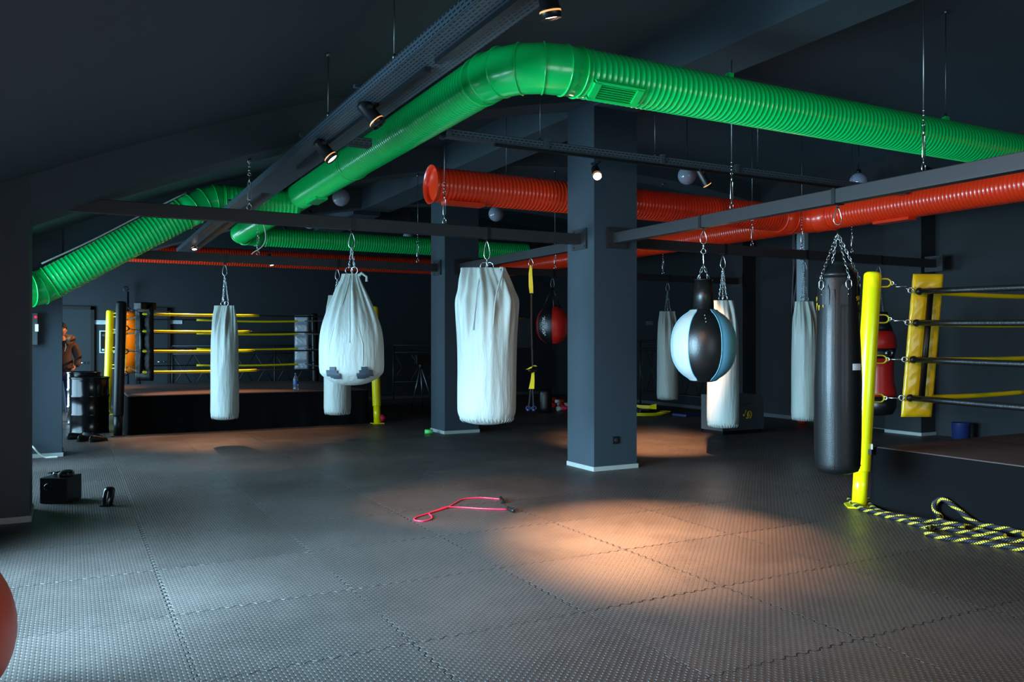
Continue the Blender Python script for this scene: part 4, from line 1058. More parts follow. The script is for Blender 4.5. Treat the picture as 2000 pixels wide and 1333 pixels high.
for k, z in enumerate(RZ):
    cz = C0 + Vector((0, 0, z)) + VR * .085 * (z - 1.45)
    hk = P(hz[k]) + VR * (.074 + .095)
    turnbuckle(hk, cz + Vector((-.03, .03, 0)), rr_)
    rope(rr_, cz, (C0.x, YE, z - .02), M_rope_b, .027, .02)
    rope(rr_, cz + Vector((.10, .03, 0)), (C0.x + (1.66 if k == 3 else 2.1), C0.y, z + .005), M_yel, .023, .012, name='rope_sleeve')
    rope(rr_, (C0.x + 1.6, C0.y, z), (XE, C0.y, z), M_rope_b, .012, .0)
    rope(rr_, (XE, C0.y, z), (XE, YE, z), M_rope_b, .02, .02); rope(rr_, (C0.x, YE, z), (XE, YE, z), M_rope_b, .02, .02)
    mb = MB(); mb.sphere(cz, .034, 12, 8); part(mb, 'rope_joint', M_rope_b, rr_)
    # knotted tail at third
corner_pad(rr_, C0 + VR * .10, VF, M_yelp, z0=.81, z1=2.09, w=.27, off=.07, th=.05, lean=.085)
for (cx, cy) in ((XE, C0.y), (XE, YE), (C0.x, YE)):
    mb = MB(); mb.cyl((cx, cy, RZ[3]), (cx, cy, RZ[0]), .025, n=10); part(mb, 'rope_tie', M_black, rr_)
ring_post(rr_, XE + .28, C0.y + .22, (-.05, -.05), M_black, hz, hdir=(-1, -1, 0)); ring_post(rr_, XE + .28, YE - .22, (-.05, .05), M_yel, hz, hdir=(-1, 1, 0)); ring_post(rr_, C0.x - .3, YE - .3, (.05, .05), M_black, hz, hdir=(1, 1, 0))

# left ring
lr = thing('boxing_ring', 'left boxing ring far back with black front post and yellow ropes over a brown floor', 'boxing ring', (.7, 14.4, 0), 'boxing rings')
x0, x1, y0, y1 = .80, 4.75, 14.45, 18.45
ring_platform(lr, x0, y0, x1, y1, .61, None)
posts = [((.65, 14.34), M_black, (1, 1), 'black corner post'), ((.65, 18.6), M_yel, (1, -1), 'yellow corner post'), ((4.88, 14.3), M_yel, (-1, 1), 'yellow corner post'), ((4.9, 18.6), M_black, (-1, -1), 'black corner post')]
ins = .36; inner = []
for (px_, py_), m, hd, lb in posts:
    Pp = ring_post(lr, px_, py_, (.055 * hd[0], .04 * hd[1]), m, hz, hdir=(hd[0], hd[1], 0), label=lb)
    c = Vector((px_ + ins * hd[0], py_ + ins * hd[1] * .9, 0)); inner.append((c, hd))
    mb = MB(); mb.lohi((px_ - .1, py_ - .1, 0), (px_ + .1, py_ + .1, .012)); part(mb, 'base_plate', m, lr)
    for k, z in enumerate(RZ):
        a = Pp(hz[k]) + Vector((hd[0], hd[1], 0)).normalized() * .165
        turnbuckle(a, Vector((c.x, c.y, z)), lr, M_chromed)
iA, iB, iC, iD = inner[0][0], inner[1][0], inner[2][0], inner[3][0]
for k, z in enumerate(RZ):
    V = lambda c: Vector((c.x, c.y, z))
    xm = iA.x + (1.86, 1.70, 1.76, 1.82)[k]
    rope(lr, V(iA), (xm, iA.y, z), M_yel, .024, .008, name='rope_sleeve'); rope(lr, (xm - .05, iA.y, z), V(iC), M_rope_b, .012, .005)
    rope(lr, V(iB) + Vector((1.3, 0, 0)), V(iD), M_yel, .022, .02, name='rope_sleeve'); rope(lr, V(iB), V(iB) + Vector((1.32, 0, 0)), M_rope_b, .012, .0)
    rope(lr, V(iA), V(iB), M_rope_b, .016, .02); rope(lr, V(iC), V(iD), M_rope_b, .016, .02)
corner_pad(lr, iA, (1, 1, 0), M_bpad, z0=.84, z1=2.10, w=.34, th=.1)
mb = MB(); mb.box(iA + Vector((.06, .02, 2.06)), (.34, .16, .12), rz=pi / 4, bev=.02); part(mb, 'pad_cap', M_black, lr)
corner_pad(lr, iB, (1, -1, 0), M_yeld, z0=.84, z1=2.08, w=.34, th=.09)
corner_pad(lr, iC, (-1, 1, 0), M_yeld, z0=.84, z1=2.06, w=.1, th=.04)
corner_pad(lr, iD, (-1, -1, 0), M_gpad, z0=.84, z1=2.06, w=.36, th=.09)

# ------------------------------------------------------------------ floor things
# battle rope
def uvtube(mb, pts, r, n=12):
    uvl = mb.bm.loops.layers.uv.get('UVMap') or mb.bm.loops.layers.uv.new('UVMap'); P = [Vector(p) for p in pts]; k = len(P)
    T = [(P[min(i + 1, k - 1)] - P[max(i - 1, 0)]).normalized() for i in range(k)]
    u = T[0].orthogonal().normalized(); rows = []; L = 0; Ls = []
    for i in range(k):
        u = (u - T[i] * u.dot(T[i])).normalized(); w = T[i].cross(u)
        if i: L += (P[i] - P[i - 1]).length
        Ls.append(L); rows.append([mb.bm.verts.new(P[i] + (u * cos(2 * pi * j / n) + w * sin(2 * pi * j / n)) * r) for j in range(n)])
    for i in range(k - 1):
        for j in range(n):
            f = mb.bm.faces.new((rows[i][j], rows[i][(j + 1) % n], rows[i + 1][(j + 1) % n], rows[i + 1][j])); f.smooth = True
            for lp, uv in zip(f.loops, ((Ls[i], j / n), (Ls[i], (j + 1) / n), (Ls[i + 1], (j + 1) / n), (Ls[i + 1], j / n))): lp[uvl].uv = uv
    mb.bm.faces.new(rows[0][::-1]); mb.bm.faces.new(rows[-1])
cpx = lambda a, b: (1600 + a / 4.9375, 850 + b / 4.9375)
rb = .021
s1 = [(250, 620), (275, 590)]
front = [(285, 620), (330, 668), (420, 722), (520, 752), (620, 780), (700, 806), (800, 830), (900, 862), (1010, 890), (1100, 900), (1200, 910), (1320, 935), (1440, 955), (1560, 985), (1680, 1000), (1800, 1022), (1940, 1035), (2060, 1050)]
low = [(1090, 905), (1040, 925), (1035, 955), (1090, 975), (1200, 1005), (1340, 1020), (1480, 1040), (1620, 1058), (1780, 1085), (1920, 1112), (2040, 1130)]
back = [(485, 628), (500, 690), (560, 735), (640, 765), (740, 790), (850, 812), (960, 835), (1060, 845), (1160, 858), (1270, 868), (1400, 890), (1500, 915), (1600, 945), (1700, 968), (1790, 990)]
bt = thing('battle_rope', 'thick black and yellow braided rope lying along the right ring skirt', 'rope', (6.1, 4.2, 0))
def onfl(l, z, hm=None):
    out = []
    for i, (a, b) in enumerate(l):
        p = fl(*cpx(a, b + 14)); p.z = z + (hm(i) if hm else 0); out.append(p)
    return out
def clampx(p, xm=6.30):
    for q in p:
        if q.y < 4.95 and q.x > xm: q.x = xm
    return p
for l, z in ((front, rb + .0), (low, rb), (back, rb)):
    mb = MB(); uvtube(mb, catmull(clampx(onfl(l, z), 6.295), 6), rb); part(mb, 'rope_strand', M_braid, bt)
# raised loop leaning on the skirt
loop = [(1400, 925), (1280, 905), (1185, 880), (1150, 850), (1170, 800), (1115, 720), (1118, 650), (1190, 612), (1300, 680), (1400, 765), (1510, 840), (1620, 895), (1730, 935), (1860, 965), (1975, 1005)]
pts = []
for a, b in loop:
    px_, py_ = cpx(a, b + 8); yq, dq = on_x(px_, 6.285); zq = zz(py_, dq)
    if zq < rb: p = fl(px_, py_ + 3); p.z = rb + .035; pts.append(p)
    else: pts.append(Vector((6.285, yq, max(zq, rb + .03))))
mb = MB(); uvtube(mb, catmull(clampx(pts, 6.285), 6), rb); part(mb, 'rope_strand', M_braid, bt)

# jump rope
jr = thing('jump_rope', 'pink-red skipping rope with black handles lying on the mats in the middle of the floor', 'jump rope', fl(900, 1000))
jp = [(978, 977), (940, 974), (905, 977), (888, 985), (872, 994), (850, 1001), (830, 1007), (812, 1013), (810, 1018), (826, 1020), (842, 1016), (843, 1010), (838, 1005), (850, 1000), (872, 994), (900, 993), (950, 996), (990, 997)]
pts = [fl(*p) + Vector((0, 0, .0065 + (.006 if i == 14 else 0))) for i, p in enumerate(jp)]
mb = MB(); mb.tube(catmull(pts, 6), .006, 8); part(mb, 'cord', M_pink, jr)
for a, b in (((978, 976), (982, 985)), ((992, 996), (1004, 1003))):
    p, q = fl(*a), fl(*b); p.z = q.z = .0175; mb = MB(); mb.tube([p, p.lerp(q, .3), p.lerp(q, .8), q], [.013, .017, .017, .014], 12); part(mb, 'handle', M_black, jr)

# subwoofer box, small speaker
c = Vector((-.155, 8.72, 0)); rz = -YAW
R3 = Matrix.Rotation(-YAW * 0.6, 3, 'Z')
sb = thing('subwoofer', 'black box speaker with round port on the floor behind the near left column', 'speaker', fl(104, 987)); c = fl(104, 985) + VF * .13
mb = MB(); mb.box((c.x, c.y, .12), (.25, .26, .235), rot=Matrix.Rotation(-YAW, 3, 'Z'), bev=.008); part(mb, 'cabinet', M_black, sb)
mb = MB(); pc = c - VF * .133 + VR * (-.045) + Vector((0, 0, .155)); mb.lathe(pc, [(.026, .0), (.032, .004), (.034, .008), (.028, .01)], 24, ax=-VF); mb.lathe(pc, [(.026, .002), (.003, .0025)], 24, ax=-VF); part(mb, 'bass_port', M_gloss, sb)
mb = MB(); 
for k in range(4):
    a = c - VR * .13 + Vector((0, 0, .06 + .04 * k)); mb.tube(catmull([a, a - VR * .05 + Vector((0, 0, .03)), a - VR * .06 - Vector((0, 0, .03 + .01 * k)), Vector((a.x, a.y, .008)) - VR * .03], 4), .004, 6)
part(mb, 'cable', M_black, sb)
ss = thing('satellite_speaker', 'small rounded black speaker lying on top of the black box speaker', 'speaker', c + VR * .06 + Vector((0, 0, .24)), 'small satellite speakers')
mb = MB(); q = c + VR * .06 - VF * .02 + Vector((0, 0, .239)); mb.rings([[q + VR * u + VF * (v * s) + Vector((0, 0, z)) for s in [0]] for u, v, z in []] or [[q + VR * (.058 * e * cos(2 * pi * j / 20)) + VF * (.1 * sin(2 * pi * j / 20) * e) + Vector((0, 0, z)) for j in range(20)] for z, e in ((0, .9), (.01, 1), (.03, .97), (.045, .8), (.055, .5), (.058, .05))]); part(mb, 'shell', M_gloss, ss)
mb = MB(); mb.lathe(q + Vector((-.0, 0, .02)) - VF * .09, [(.03, 0), (.025, .004), (.002, .006)], 16, ax=-VF); part(mb, 'speaker_cone', M_black, ss)
cc = thing('cable_pile', 'tangle of small connectors and leads on top of the black box speaker', 'cables', c - VR * .07 + Vector((0, 0, .24)))
mb = MB(); rnd = random.Random(3)
for k in range(5):
    pts = [c + VR * rnd.uniform(-.11, -.02) + VF * rnd.uniform(-.07, .05) + Vector((0, 0, .243 + rnd.uniform(.004, .03))) for _ in range(5)]; mb.tube(catmull(pts, 4), .004, 6)
part(mb, 'leads', M_black, cc)
mb = MB(); mb.cyl(c - VR * .045 - VF * .05 + Vector((0, 0, .252)), c - VR * .03 - VF * .05 + Vector((0, 0, .275)), .009, n=10); part(mb, 'plug', M_chrome, cc)
q = fl(204, 991) + VF * .04
ss = thing('satellite_speaker', 'small black satellite speaker standing alone on the mats at left', 'speaker', q, 'small satellite speakers')
dv = (VF * .35 + Vector((0, 0, 1))).normalized(); rows = []
for i, (e, zt_) in enumerate(((.86, 0), (1, .01), (1.05, .08), (1.0, .13), (.9, .148), (.6, .16), (.1, .163))):
    rows.append([q + dv * (zt_ + .012) + VR * (.052 * e * cos(2 * pi * j / 24) * (1 if abs(cos(2 * pi * j / 24)) < .7 else .95)) + VF * (.045 * e * sin(2 * pi * j / 24)) for j in range(24)])
mb = MB(); mb.rings(rows); part(mb, 'shell', M_gloss, ss)
mb = MB(); mb.box(q + Vector((0, 0, .006)), (.09, .07, .01), rot=Matrix.Rotation(-YAW, 3, 'Z')); mb.box(q + VR * .02 + Vector((0, 0, .02)), (.03, .05, .02), rot=Matrix.Rotation(-YAW, 3, 'Z')); part(mb, 'foot', M_black, ss)

# orange beanbag at left edge
q = Vector((-.57, 3.92, 0)); mb = MB()
rows = []
for i in range(25):
    a = pi * i / 24; z = .36 - cos(a) * .36; z = max(z, 0.0) if i else 0
    r = .41 * sin(a) ** .8 * (1 - .18 * (z / .72)) if 0 < i < 24 else .01
    rows.append([q + Vector((cos(2 * pi * j / 40) * r * (1 + .02 * sin(2 * pi * j / 40 * 6)), sin(2 * pi * j / 40) * r * (1 + .02 * sin(2 * pi * j / 40 * 6)), z)) for j in range(40)])
mb.rings(rows); single(mb, 'beanbag', M_orange, 'orange vinyl beanbag, only its right edge showing at the left edge of the photo', 'beanbag')

# white cable at second column base
pts = [fl(60, 880), fl(72, 884), fl(83, 892), fl(97, 894), fl(115, 893)]
p0 = Vector((-.6, 12.1, .25)); 
pts = [at(58, 10.45, zz(868, 10.45)), at(66, 10.4, zz(875, 10.4)), at(76, 10.45, zz(886, 10.45)), at(88, 10.5, .012), at(100, 10.52, .01), at(114, 10.55, .01)]
mb = MB(); mb.tube(catmull(pts, 5), .012, 8); single(mb, 'floor_cable', M_cable, 'white cable curling at the foot of the second left column', 'cable')
# loose white cable hanging under green duct
yq, dq = on_x(510, GX)
pts = [at(a, 12.0, zz(b, 12.0)) for a, b in ((512, 433), (517, 447), (519, 465), (515, 478), (507, 486), (497, 492), (491, 497))]
mb = MB(); mb.tube(catmull(pts, 5), .008, 6); single(mb, 'loose_cable', M_cable, 'loose white cable dangling below the left frame beam', 'cable')

# wall controls on column 2
yq = 12.15; 
def c2p(px): return on_y(px, yq)
xa, da = c2p(58); xb, db = c2p(74)
t = thing('control_box', 'grey electrical box with red light and small lit display on the second left column', 'control box', ((xa + xb) / 2, yq, 1.4))
mb = MB(); mb.lohi((xa, yq - .09, zz(674, db)), (xb, yq, zz(612, db)), bev=.006); part(mb, 'enclosure', M_greys, t)
mb = MB(); mb.sphere((xb - .02, yq - .10, zz(620, db)), .016, 12, 8); part(mb, 'red_lamp', M_ledr, t, 'glowing red indicator')
mb = MB(); mb.lohi((xb - .028, yq - .097, zz(648, db)), (xb + .008, yq - .09, zz(634, db))); part(mb, 'display', M_ledw, t, 'small lit white display')

# socket on pillar 3 front face
xq, dq = on_y(1202, 7.88); zq = zz(860, dq)
t = thing('wall_socket', 'small black power socket low on the front of the middle column', 'socket', (xq, 7.88, zq))
mb = MB(); mb.box((xq, 7.872, zq), (.085, .016, .085), bev=.004); part(mb, 'plate', M_black, t)
mb = MB(); mb.lathe((xq, 7.866, zq), [(.024, 0), (.026, .004), (.022, .006)], 20, ax=(0, -1, 0)); mb.cyl((xq - .008, 7.86, zq), (xq - .008, 7.858, zq), .003); part(mb, 'outlet', M_steel, t)

# barrels
def barrel(c, hgt, r, label):
    t = thing('oil_drum', label, 'barrel', c, 'gloss black steel drums')
    mb = MB(); pr = [(r * .98, 0), (r * 1.02, .01), (r * 1.02, .025), (r, .035)]
    for zc0 in (hgt / 3, hgt * 2 / 3): pr += [(r, zc0 - .03), (r * 1.035, zc0 - .012), (r * 1.035, zc0 + .012), (r, zc0 + .03)]
    pr += [(r, hgt - .035), (r * 1.02, hgt - .02)]
    mb.lathe(c, pr, 48); part(mb, 'drum', M_gloss, t)
    mb = MB(); mb.lathe(Vector(c) + Vector((0, 0, hgt - .022)), [(r * 1.0, 0), (r * 1.045, .004), (r * 1.045, .026), (r * .98, .03), (r * .96, .012), (.001, .012)], 48); part(mb, 'lid', M_gloss, t)
barrel(Vector((.27, 15.12, 0)), .90, .285, 'front gloss black steel drum beside the left ring')
barrel(Vector((.21, 16.8, 0)), .93, .27, 'gloss black steel drum standing behind the front drum, next to the man')
# dark shoes near drums
def shoe(c, ang, label, g, m=M_black, s=1.0):
    t = thing('shoe', label, 'shoe', c, g); R = Matrix.Rotation(ang, 3, 'Z')
    mb = MB(); rows = []
    for i in range(13):
        u = i / 12; w = .045 * sin(pi * min(max(u, .06), .95)) ** .45 * (1.05 if u > .55 else .9); hh_ = (.095 if u < .3 else .095 - (u - .3) * .075) * (1 if .03 < u < .97 else .6)
        rows.append([Vector(c) + R @ Vector(((u - .5) * .29, w * cos(a) * s, .006 + max(0, sin(a)) * hh_ if sin(a) > 0 else .002)) for a in [2 * pi * j / 14 for j in range(14)]])
    mb.rings(rows); part(mb, 'upper', m, t)
    mb = MB(); mb.box(Vector(c) + Vector((0, 0, .006)), (.27, .08, .012), rz=ang, bev=.004); part(mb, 'sole', M_black, t)
for i, (a, b, an) in enumerate(((150, 858, .4), (164, 862, 1.0), (180, 857, -.3), (192, 863, .6))):
    shoe(fl(a, b), an, ['black trainer lying leftmost on the floor before the drums', 'black trainer second from left before the drums', 'black trainer third from left before the drums', 'black trainer nearest the ring post before the drums'][i], 'trainers before the drums')

# water bottle on the left ring
xq, dq = on_y(578, 14.75); zb = .61
xq, dq = on_y(578, 14.6); q = Vector((xq, 14.62, zb)); hb = zz(733, dq) - zb
t = thing('water_bottle', 'clear plastic water bottle with blue label on the edge of the left ring', 'bottle', q); hb = .31
mb = MB(); mb.lathe(q, [(.03, 0), (.042, .008), (.043, .05), (.04, .06), (.043, .07), (.04, .09), (.043, .1), (.043, .2), (.035, .24), (.016, .275), (.014, .29)], 24); part(mb, 'bottle', M_bottle, t)
mb = MB(); mb.cyl(q + Vector((0, 0, .12)), q + Vector((0, 0, .18)), .0437, n=24, cap=False); part(mb, 'label', M_bluelab, t)
mb = MB(); mb.cyl(q + Vector((0, 0, .287)), q + Vector((0, 0, .312)), .017, n=16); part(mb, 'cap', M_bluelab, t)

# signs and poster on the back wall
def sign(px0, px1, py0, py1, label):
    xa, da = on_y(px0, YB - .02); xb, db = on_y(px1, YB - .02); z0, z1 = zz(py1, (da + db) / 2), zz(py0, (da + db) / 2)
    t = thing('door_sign', label, 'sign', ((xa + xb) / 2, YB - .01, z0), 'door signs')
    mb = MB(); mb.lohi((xa, YB - .012, z0), (xb, YB - .001, z1)); part(mb, 'plate', M_sticker, t)
    mb = MB(); w = xb - xa; h = z1 - z0; fn = lambda cx, cz: (lambda v: Vector((cx + v.x, YB - .014 - v.z, cz + v.y)))
    mb.cyl((xa + w * .1, YB - .014, z0 + h * .78), (xa + w * .1, YB - .016, z0 + h * .78), h * .1, n=12); mb.lohi((xa + w * .07, YB - .015, z0 + h * .2), (xa + w * .13, YB - .013, z0 + h * .66))
    mb.lohi((xa + w * .22, YB - .015, z0 + h * .64), (xa + w * .93, YB - .013, z0 + h * .70)); mb.lohi((xa + w * .40, YB - .015, z0 + h * .3), (xa + w * .82, YB - .013, z0 + h * .36))
    part(mb, 'pictogram', M_ink, t)
sign(180, 208, 626, 634, 'small white door sign with a figure, left of the yellow post')
sign(333, 356, 624.5, 633, 'small white door sign seen between the top ropes of the left ring')
xa, da = on_y(194, YB - .02); xb, db = on_y(227, YB - .02); z0, z1 = zz(690, da), zz(646, da)
t = thing('poster', 'dark framed poster with white border behind the yellow post at left', 'poster', ((xa + xb) / 2, YB - .01, z0))
mb = MB(); mb.lohi((xa, YB - .014, z0), (xb, YB - .001, z1)); part(mb, 'frame', M_sticker, t)
mb = MB(); mb.lohi((xa + .025, YB - .018, z0 + .025), (xb - .025, YB - .012, z1 - .025)); part(mb, 'print', M_poster, t)
mb = MB(); mb.sphere((xa + .1, YB - .018, z1 - .1), .05, 12, 8, sc=(1, .08, .6)); part(mb, 'pale_shape', M_tape, t)
mb = MB(); mb.lohi((xa + .05, YB - .02, z0 + .05), (xa + .1, YB - .017, z0 + .09)); part(mb, 'stamp', M_sticker, t)
# sign on the right part
xq, dq = on_y(1271, 19.9)
yq, dq = on_x(1271, XR); yq = min(yq, YB - .1)
yq, dq = on_x(1268, XR - .01); 
t = thing('small_sign', 'small pale framed notice on the far wall right of the middle column', 'sign', (XR, yq, zz(635, dq)))
w_ = .13
mb = MB(); mb.lohi((XR - .012, yq - w_, zz(635, dq)), (XR - .001, yq + w_, zz(628, dq))); part(mb, 'plate', M_greys, t)
mb = MB(); mb.lohi((XR - .016, yq - w_ * .85, zz(634, dq)), (XR - .011, yq + w_ * .85, zz(629, dq))); part(mb, 'print', M_tape, t)

# pole with lamp rod beside left ring (thin black mast)
q = at(247, 17.4); 
t = thing('wall_mast', 'thin black mast with a round head rising behind the left black post', 'mast', (q.x, YB - .15, 0))
xq, dq = on_y(250, YB - .15)
mb = MB(); mb.cyl((xq, YB - .15, 0), (xq, YB - .15, zz(570, dq)), .02, n=10); part(mb, 'mast', M_black, t)
mb = MB(); mb.lathe((xq - .05, YB - .17, zz(565, dq)), [(.05, 0), (.06, .02), (.06, .06), (.045, .07)], 20, ax=(0, -1, 0)); part(mb, 'head', M_steel, t)

# folding barre / scissor rails on walls
def scissor(p0, p1, z0, z1, label):
    p0, p1 = Vector(p0), Vector(p1); L = (p1 - p0).length; u = (p1 - p0) / L
    t = thing('scissor_rail', label, 'railing', (p0.x, p0.y, 0), 'folding lattice rails')
    mb = MB(); 
    for z in (z0, z1, z1 + .18): mb.cyl(p0 + Vector((0, 0, z)), p1 + Vector((0, 0, z)), .018, n=8)
    part(mb, 'rail', M_steel, t)
    k = max(2, int(L / .42))
    mb = MB()
    for i in range(k):
        a, b = p0 + u * L * i / k, p0 + u * L * (i + 1) / k
        mb.cyl(a + Vector((0, 0, z0)), b + Vector((0, 0, z1)), .011, n=6); mb.cyl(a + Vector((0, 0, z1)), b + Vector((0, 0, z0)), .011, n=6)
    part(mb, 'lattice', M_steel, t)
    for q in (p0, p0.lerp(p1, .5), p1):
        mb = MB(); mb.cyl(q, q + Vector((0, 0, z1 + .18)), .02, n=8); part(mb, 'upright', M_steel, t)
scissor((2.0, YB - .35, 0), (6.5, YB - .35, 0), .45, 1.2, 'black lattice rail along the back wall behind the left ring')
scissor((XR - .3, 18.2, 0), (XR - .3, 13.2, 0), .3, 1.3, 'black lattice rail along the far wall right of the middle column')
scissor((7.2, YB - .35, 0), (10.4, YB - .35, 0), .45, 1.2, 'black lattice rail on the back wall between the two columns')

# tripod legs left of far column
q = at(822, 17.0)
t = thing('tripod_stand', 'folding tripod stand with pale legs left of the far column', 'tripod', (q.x, q.y, 0))
hub = Vector((q.x, q.y, zz(714, 17.0)))
for a, b in ((802, 752), (850, 742), (826, 770)):
    e = at(a, 17.1); mb = MB(); e2 = hub + (Vector((e.x, e.y, .0)) - hub) * 1.0; e2.z = .012; mb.tube([hub, e2], [.016, .01], 8); part(mb, 'leg', M_chromed, t)
mb = MB(); mb.cyl(hub - Vector((0, 0, .08)), hub + Vector((0, 0, .06)), .04, n=12); part(mb, 'hub', M_steel, t)
mb = MB(); mb.box(hub + Vector((.12, .02, .12)), (.45, .12, .2), bev=.01); part(mb, 'console', M_black, t)

# grey box with yellow marking
fa = fl(1390, 846); 
bxA = fl(1411, 851); bxB = fl(1474, 843)
t = thing('equipment_box', 'grey wooden box with yellow painted letters behind the ball bag', 'box', bxA)
u = Vector((1, 0, 0)); v = Vector((0, 1, 0)); cA = Vector((bxA.x, bxA.y, 0)); wbx = (bxB - bxA).length * .98; hbx = .62; dbx = .5
cA = Vector((bxA.x + .02, bxA.y + .02, 0))
mb = MB(); mb.prism([cA + Vector((0, 0, .06)), cA + Vector((wbx, 0, .06)), cA + Vector((wbx, 0, hbx * .9)), cA + Vector((wbx - .06, 0, hbx)), cA + Vector((0, 0, hbx))], (0, dbx, 0)); part(mb, 'cabinet', M_greys, t)
mb = MB(); mb.lohi(cA + Vector((.03, .02, 0)), cA + Vector((wbx - .03, dbx - .02, .065))); part(mb, 'plinth', M_black, t)
fn = lambda cx, cz: (lambda q: Vector((cA.x + cx + q.x, cA.y - .003 - q.z, cz + q.y)))
mb = MB(); g_ = fn(.0, 0)
X0 = wbx * .60; Z0 = hbx * .50; s = .085
def st_(pts): mb.tube([Vector((cA.x + X0 + a * s, cA.y - .004, Z0 + b * s)) for a, b in pts], .009, 6)
st_([(-1.1, .0), (-.95, -.35), (-.4, .8)]); st_([(-.35, -.7), (.2, -.7), (.15, -.3), (-.1, -.1), (.05, .35), (.5, .6), (.85, .3), (.95, -.1), (.75, -.55), (.45, -.75)]); st_([(-.1, -.35), (.45, -.35), (.4, .15), (-.0, .1)])
part(mb, 'yellow_mark', M_ytxt, t, 'yellow painted mark')
mb = MB(); mb.cyl((cA.x + wbx * .28, cA.y - .02, hbx * .78), (cA.x + wbx * .62, cA.y - .02, hbx * .78), .012, n=8); part(mb, 'handle', M_chrome, t)

# wall exercise ball / dark cushion, small clutter by far column
q = fl(1065, 806)
t = thing('padded_roll', 'black cylindrical pad standing on the floor left of the middle column', 'pad', q)
mb = MB(); mb.lathe(q, [(.10, 0), (.135, .02), (.14, .1), (.14, .42), (.12, .48), (.04, .5)], 28); part(mb, 'roll', M_leatherb, t)
mb = MB(); mb.sphere(q + Vector((-.1, -.09, .4)), .018, 8, 6); part(mb, 'snap', M_chrome, t)
clut = [((1082, 786), M_redl, 'red boxing glove lying in the row left of the middle column', 'glove'), ((1097, 789), M_redl, 'dark red glove lying near the column', 'glove'), ((1091, 796), M_whitel, 'small white glove lying in front of the red one', 'glove'), ((1106, 797), M_whitel, 'pale glove lying closest to the middle column', 'glove'), ((1101, 803), M_pink, 'small pink glove lying lowest in the row', 'glove')]
for (a, b), m, lab, cat in clut:
    q = fl(a, b); t = thing('boxing_glove', lab, cat, q, 'gloves left of the middle column')
    mb = MB(); mb.sphere(q + Vector((0, 0, .06)), .075, 16, 10, sc=(1.25, .9, .8)); part(mb, 'mitt', m, t)
    mb = MB(); mb.sphere(q + Vector((.03, -.06, .06)), .035, 12, 8, sc=(1.5, .8, .8)); part(mb, 'thumb', m, t)
    mb = MB(); mb.cyl(q + Vector((-.06, 0, .055)), q + Vector((-.16, 0, .05)), .048, .05, 14); part(mb, 'cuff', M_white if m is not M_whitel else M_redl, t)
# yellow straps heap right of column
q = fl(1270, 812)
t = thing('strap_bundle', 'heap of yellow straps on the floor right of the middle column', 'straps', q)
mb = MB(); ribbon(mb, [fl(1232, 806) + Vector((0, 0, .16)), fl(1250, 807) + Vector((0, 0, .13)), fl(1268, 808) + Vector((0, 0, .13)), fl(1282, 810) + Vector((0, 0, .16))], [.05, .06, .07, .11], side=Vector((0, 0, 1))); part(mb, 'strap', M_yelp, t)
for k in range(3):
    mb = MB(); c0 = fl(1266 + 4 * k, 811 - k); pts = [Vector((c0.x + cos(a) * (.34 + .05 * k), c0.y + sin(a) * .22, .01 + .012 * k)) for a in [2 * pi * i / 24 for i in range(24)]]; mb.tube(pts, .008, 6, closed=True); part(mb, 'cord_loop', M_yel, t)
mb = MB(); mb.box(fl(1264, 808) + Vector((0, 0, .05)), (.55, .2, .1), rz=.1, bev=.03); single(mb, 'floor_cushion', M_black, 'low black cushion under the yellow straps', 'cushion')
mb = MB(); mb.box(fl(1348, 812) + Vector((0, .0, .025)), (.7, .35, .05), rz=.2, bev=.012); single(mb, 'exercise_mat', M_bluem, 'dark blue exercise mat on the floor behind the ball bag', 'mat')
# blue bucket on the right, behind ring
q = at(1876, 12.2, 0)
mb = MB(); q = Vector((11.55, 8.05, 0)); q = at(1877, 12.35); q.z = 0; mb.lathe(q, [(.10, 0), (.12, .01), (.13, .26), (.135, .27), (.12, .27), (.11, .02), (.01, .02)], 20); single(mb, 'blue_bucket', M_bluem, 'small blue bucket on the floor just beyond the right ring', 'bucket')
# lime roller by far column
a, b = fl(830, 848), fl(845, 848); a.z = b.z = .035
mb = MB(); mb.cyl(a, b, .035, n=16); single(mb, 'foam_roller', M_limeg, 'short lime green roller lying left of the far column foot', 'roller')
# row of items on far right floor
q = fl(1568, 829); q.z = 0
t = thing('medicine_ball', 'small dark red ball on the floor below the greyish bag at right', 'ball', q); mb = MB(); mb.sphere(q + Vector((0, 0, .11)), .11, 16, 12); part(mb, 'ball', M_redl, t)
# ball by yellow post of left ring
q = fl(746, 824); mb = MB(); mb.sphere(q + Vector((0, 0, .065)), .065, 14, 10); single(mb, 'small_ball', M_pink, 'small red ball on the floor right of the far yellow post', 'ball')

# wall boards near far column: grey board, orange stick
xq, dq = on_y(1023, YB - .03); xb, db = on_y(1037, YB - .03); z0, z1 = zz(680, dq), zz(622, dq)
mb = MB(); mb.lohi((xq - .4, YB - .05, z0), (xb, YB - .005, z1), bev=.01); single(mb, 'notice_board', M_greys, 'grey board on the back wall just right of the large central bag', 'board')
xa, da = on_y(886, 15.5); xb, db = on_y(1023, 15.5); z = zz(621, (da + db) / 2)
t = thing('speed_bag_stand', 'slim freestanding orange bar with red knob crossing behind the large central bag', 'exercise bar', ((xa + xb) / 2, 15.5, 0))  # thin orange rod with a red knob, on an added stand
mb = MB(); mb.cyl((xa, 15.5, z - .06), (xb, 15.5, z), .018, n=10); part(mb, 'bar', M_yeld, t)
mb = MB(); mb.sphere((xa, 15.5, z - .06), .06, 14, 10, sc=(1, 1, 1.2)); part(mb, 'knob', M_redl, t)
